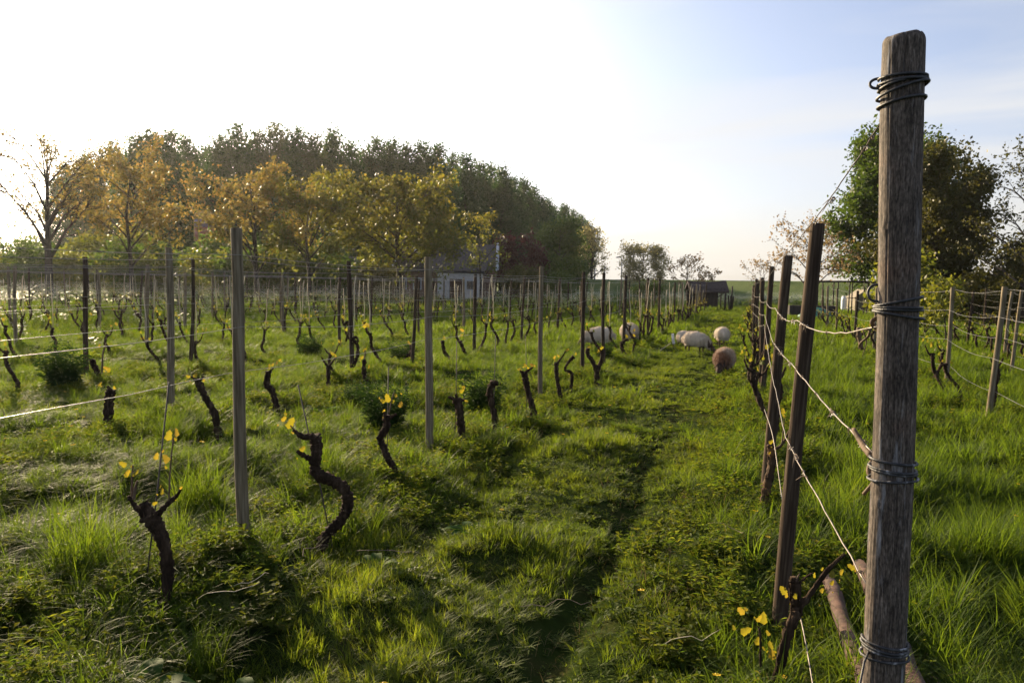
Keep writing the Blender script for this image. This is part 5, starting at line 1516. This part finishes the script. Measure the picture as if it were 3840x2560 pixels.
nearrow = lambda x, w: row_dist(x) < w
spread('row_weeds', 'low mixed weeds growing under the vines', herbs, 36, 2.0, 16, lambda x, y: (nearrow(x, .55 + .5 * (fbm(x, y, .8, 91) - .5)) | ((fbm(x, y, .7, 92) > .58) & (~in_alley(x) | (fbm(x, y, .7, 92) > .70)))) & (fbm(x, y, .5, 93) > .33), .7, 1.5, 'weeds')
spread('row_brambles', 'yellow-green bramble shoots along the foot of the vine rows', bramb, 24, 2.0, 18, lambda x, y: nearrow(x, .7 + .7 * (fbm(x, y, .8, 94) - .5)) & (fbm(x, y, .6, 95) > .45) & (np.hypot(x + 2.40, y - 4.15) > .42) & (np.hypot(x + 2.70, y - 3.2) > .38), .5, 1.1, 'brambles')
spread('path_clover', 'small clover leaves mixed into the path turf', clover, 46, 2.0, 10, lambda x, y: (fbm(x, y, .5, 96) > .42), .7, 1.5, 'clover')
spread('dry_stalks', 'dry bleached stalks lying in the grass', dry, 3.5, 2.0, 14, lambda x, y: nearrow(x, .6) | (fbm(x, y, .6, 97) > .68), .6, 1.3, 'grass')
spread('tall_tufts', 'taller tufts of grass standing along the vine rows', tall, 4.0, 2.2, 26, lambda x, y: ~in_alley(x) & (fbm(x, y, .7, 98) > .50), .45, .95, 'grass')
spread('far_weeds', 'coarse weeds under the farther vine rows', [leafy(680 + k, 16, .24, .45, .11, 9, 'weed') for k in range(3)], 2.2, 15, 50, lambda x, y: nearrow(x, .5) , .6, 1.2, 'weeds')

spread('dry_thatch', 'brownish dry weeds and thatch along the right vine row', dry + [leafy(690, 9, .10, .14, .03, 8, 'dry_grass')], 26, 2.6, 9, lambda x, y: (x > -.55) & (x < 1.1) & (fbm(x, y, .6, 57) > .42), .5, 1.1, 'grass')

def in_rut(x, y):
    return (np.abs(x - (-0.85 + 0.05 * np.sin(y * 0.45) + 0.03 * np.sin(y * 1.3 + 1))) < .15) & (y < 16)
spread('track_litter', 'crushed stalks and small leaves in the trodden track', dry + clover, 60, 2.0, 14, in_rut, .35, .8, 'grass')

# cow parsley in flower around the far edges
def parsley(seed):
    rg_ = random.Random(seed); b = MB(); g = MB()
    for _ in range(9):
        a = rg_.uniform(0, 6.28); o = rg_.uniform(0, .45)
        h = rg_.uniform(.55, 1.05)
        p = Vector((math.cos(a) * o, math.sin(a) * o, 0)); e = p + Vector((rg_.gauss(0, .1), rg_.gauss(0, .1), h))
        b.add([tuple(p - RT * .006), tuple(p + RT * .006), tuple(e)], [(0, 1, 2)], 0)
        for j in range(7):
            c = p.lerp(e, rg_.uniform(.1, .75)); q = rg_.uniform(0, 6.28); l_ = rg_.uniform(.12, .26)
            ld = Vector((math.cos(q), math.sin(q), .25)) * l_; sd_ = Vector((-math.sin(q), math.cos(q), 0)) * l_ * .28
            b.add([tuple(c), tuple(c + ld * .5 - sd_), tuple(c + ld), tuple(c + ld * .5 + sd_)], [(0, 1, 2, 3)], 0)
        for j in range(6):
            c = e + Vector((rg_.gauss(0, .09), rg_.gauss(0, .09), rg_.gauss(0, .05)))
            for q in range(5):
                cc = c + Vector((rg_.gauss(0, .02), rg_.gauss(0, .02), rg_.gauss(0, .006))); s = rg_.uniform(.008, .016)
                an = rg_.uniform(0, 3); u_ = Vector((math.cos(an), math.sin(an), rg_.uniform(-.3, .3))) * s; v_ = Vector((-math.sin(an), math.cos(an), rg_.uniform(-.3, .3))) * s
                b.add([tuple(cc - u_), tuple(cc - v_), tuple(cc + u_), tuple(cc + v_)], [(0, 1, 2, 3)], 1)
    return b.mesh('parsley', [M['parsley_green'], M['parsley_white']])
pars = [parsley(700 + k) for k in range(4)]
def pmask(x, y):
    d = np.hypot(x, y)
    ring = (x < 0) & (d > 50 + 6 * (fbm(x, y, 12, 55) - .5)) & (d < 68) & (x < -9)
    end = (x > -14) & (x < 10) & (y > 61) & (y < 95)
    return (ring | end) & (fbm(x, y, 4, 56) > .40)
spread('cow_parsley', 'white flowering cow parsley massed along the field edge', pars, .8, 42, 100, pmask, .7, 1.2, 'flowers')
spread('cow_parsley_strays', 'scattered cow parsley plants among the far left rows', pars, .10, 20, 52, lambda x, y: (x < -8), .5, .8, 'flowers')

# single plants that stand out
def thing_mesh(name, me, x, y, label, cat, s=1.0, rz=0.0, group=None):
    o = link(bpy.data.objects.new(name, me)); o.location = (x, y, gzf(x, y)); o.scale = (s, s, s); o.rotation_euler = (0, 0, rz)
    return tag(o, label, cat, group)
tus = [blade_mesh('tussock', M['grass_mid'], 420, .20, .50, .0065, 1.1, random.Random(720 + k), lean=.6, seg=5, hv=.45) for k in range(3)]
for i, (x, y, s, lab) in enumerate([(-3.62, 3.75, .95, 'big bushy grass tussock at the left, left of the nearest vine'), (-3.35, 6.0, .95, 'upright sunlit grass tussock behind the snaking vine'),
                               (-3.75, 4.95, .9, 'wide grass tussock between nearest vine and near post'), (1.5, 5.6, .85, 'dark grass tussock beside the wire right of the second post'),
                               (-5.6, 7.0, .8, 'tall grass tussock in front of the second row bent vine'), (-2.35, 3.1, .5, 'small grass tussock in the left foreground path edge'), (1.3, 3.4, .7, 'loose grass tussock right of the big post foot')]):
    thing_mesh('grass_tussock', tus[i % 3], x, y, lab, 'grass tussock', s, i * 1.3, 'grass tussocks')
mug = [leafy(740 + k, 80, .46, .30, .07, 22, 'dark_herb', .34) for k in range(3)]
for i, (x, y, s, lab) in enumerate([(-9.6, 9.6, 1.5, 'large dark feathery weed clump at the left edge of the vineyard'), (-3.95, 8.5, 1.25, 'dark feathery weed clump behind the S-curved vine'), (-3.3, 10.1, 1.3, 'dark round weed clump left of the hooked vine'),
                               (-6.6, 14.9, 1.3, 'dark weed clump beside the second row middle post'), (-9.0, 15.6, 1.2, 'low dark weed clump in the third row at the left'), (-3.0, 17.6, 1.0, 'dark weed clump near the Y-shaped vine'),
                               (3.6, 10.6, 1.2, 'dark weed clump at the right edge beside the fence row'), (-5.0, 10.0, 1.0, 'spreading dark weed clump in the second row gap')]):
    thing_mesh('weed_clump', mug[i % 3], x, y, lab, 'weed clump', s, i * 1.7, 'dark weed clumps')

def dock(seed):
    rg_ = random.Random(seed); b = MB()
    for k in range(9):
        a = k * 2.4 + rg_.uniform(-.3, .3); L_ = rg_.uniform(.16, .28); w = L_ * .17
        d = Vector((math.cos(a), math.sin(a), 0)); s = Vector((-math.sin(a), math.cos(a), 0))
        n = 6; V = []
        for i in range(n + 1):
            t = i / n
            c = d * (.02 + L_ * t * .8) + Vector((0, 0, L_ * (.75 * t - .55 * t * t) * rg_.uniform(.9, 1.1) + .02))
            ww = w * math.sin(math.pi * min(1, .12 + .88 * t)) + .003
            V += [tuple(c - s * ww + Vector((0, 0, ww * .35))), tuple(c), tuple(c + s * ww + Vector((0, 0, ww * .35)))]
        F = []
        for i in range(n):
            q = i * 3
            F += [(q, q + 1, q + 4, q + 3), (q + 1, q + 2, q + 5, q + 4)]
        b.add(V, F)
    return b.mesh('dock_leaves', M['dock_green'], True)
dk = [dock(760 + k) for k in range(3)]
for i, (x, y, s, lab) in enumerate([(-2.35, 2.75, 1.0, 'broad-leaved dock plant at the bottom left corner'), (-1.95, 2.85, .8, 'smaller broad-leaved dock plant right of the corner one'), (-1.7, 5.0, .8, 'leafy rosette plant in the middle of the path'),
                               (-5.9, 8.2, 1.3, 'broad dark-leaved plant at the foot of the second row'), (-2.0, 4.2, .7, 'dock plant between the snaking vine and the path'), (-5.2, 9.3, 1.2, 'broad-leaved plant right of the second row post')]):
    thing_mesh('dock_plant', dk[i % 3], x, y, lab, 'plant', s, i, 'broad-leaved plants')

# yellow flowers dotted about
def flower(seed):
    rg_ = random.Random(seed); b = MB()
    h = rg_.uniform(.10, .18)
    b.add([(-.0015, 0, 0), (.0015, 0, 0), (.01, 0, h)], [(0, 1, 2)], 0)
    for k in range(7):
        a = k * .9; b.add([(.01, 0, h), (.01 + .016 * math.cos(a - .3), .016 * math.sin(a - .3), h + .006), (.01 + .019 * math.cos(a), .019 * math.sin(a), h + .003), (.01 + .016 * math.cos(a + .3), .016 * math.sin(a + .3), h + .006)], [(0, 1, 2, 3)], 1)
    return b.mesh('flower', [M['grass_short'], M['buttercup']])
spread('yellow_flowers', 'tiny yellow flowers dotted through the grass', [flower(780 + k) for k in range(3)], .8, 2.5, 14, lambda x, y: x > -20, .8, 1.2, 'flowers')

# dead twigs lying in the near foreground
def dead(x, y, a, l_, lab, m):
    rg_ = random.Random(int(x * 1000) + 7); p = Vector((x, y, gzf(x, y) + .13)); pts = []; q = a
    for i in range(7):
        pts.append(tuple(p)); q += rg_.gauss(0, .35)
        p = p + Vector((math.cos(q), math.sin(q), rg_.gauss(0, .30))) * (l_ / 6)
        p.z = max(p.z, gzf(p.x, p.y) + .05)
    b = MB(); b.tube(pts, [.0012, .0017, .0019, .0018, .0016, .0013, .0006], 5)
    tag(b.build('dead_twig', M[m], None, True), lab, 'twig')
dead(-2.30, 3.95, 2.9, .30, 'dry forked twig lying under the near left post', 'tendril')
dead(-2.10, 4.15, .4, .42, 'thin brown twig slanting up right of the near left post', 'tendril')
dead(-2.55, 3.42, .6, .26, 'pale twig lying at the foot of the nearest vine', 'straw_cane')
dead(-2.38, 3.70, -.8, .22, 'short pale twig below the near left post', 'straw_cane')
dead(-.30, 3.55, 1.3, .30, 'bent pale twig lying on the path near the right vine', 'straw_cane')
dead(-1.0, 3.7, .5, .36, 'thin brown twig lying across the worn path', 'tendril')
dead(.02, 4.9, 2.2, .30, 'brown twig in the dry patch before the third right post', 'tendril')

def haze(density):
    b = MB(); b.box((0, 280, 14), (1042, 690, 31))
    m, N, L = mat('haze_air')
    out = N.new('ShaderNodeOutputMaterial')
    pv = N.new('ShaderNodeVolumePrincipled')
    pv.inputs['Color'].default_value = (.97, .97, .97, 1)
    pv.inputs['Density'].default_value = density
    pv.inputs['Anisotropy'].default_value = 0.6
    L.new(pv.outputs[0], out.inputs['Volume'])
    o = b.build('haze', m)
    return tag(o, 'thin bright evening haze over the whole field', 'haze', kind='stuff')
haze(0.00013)
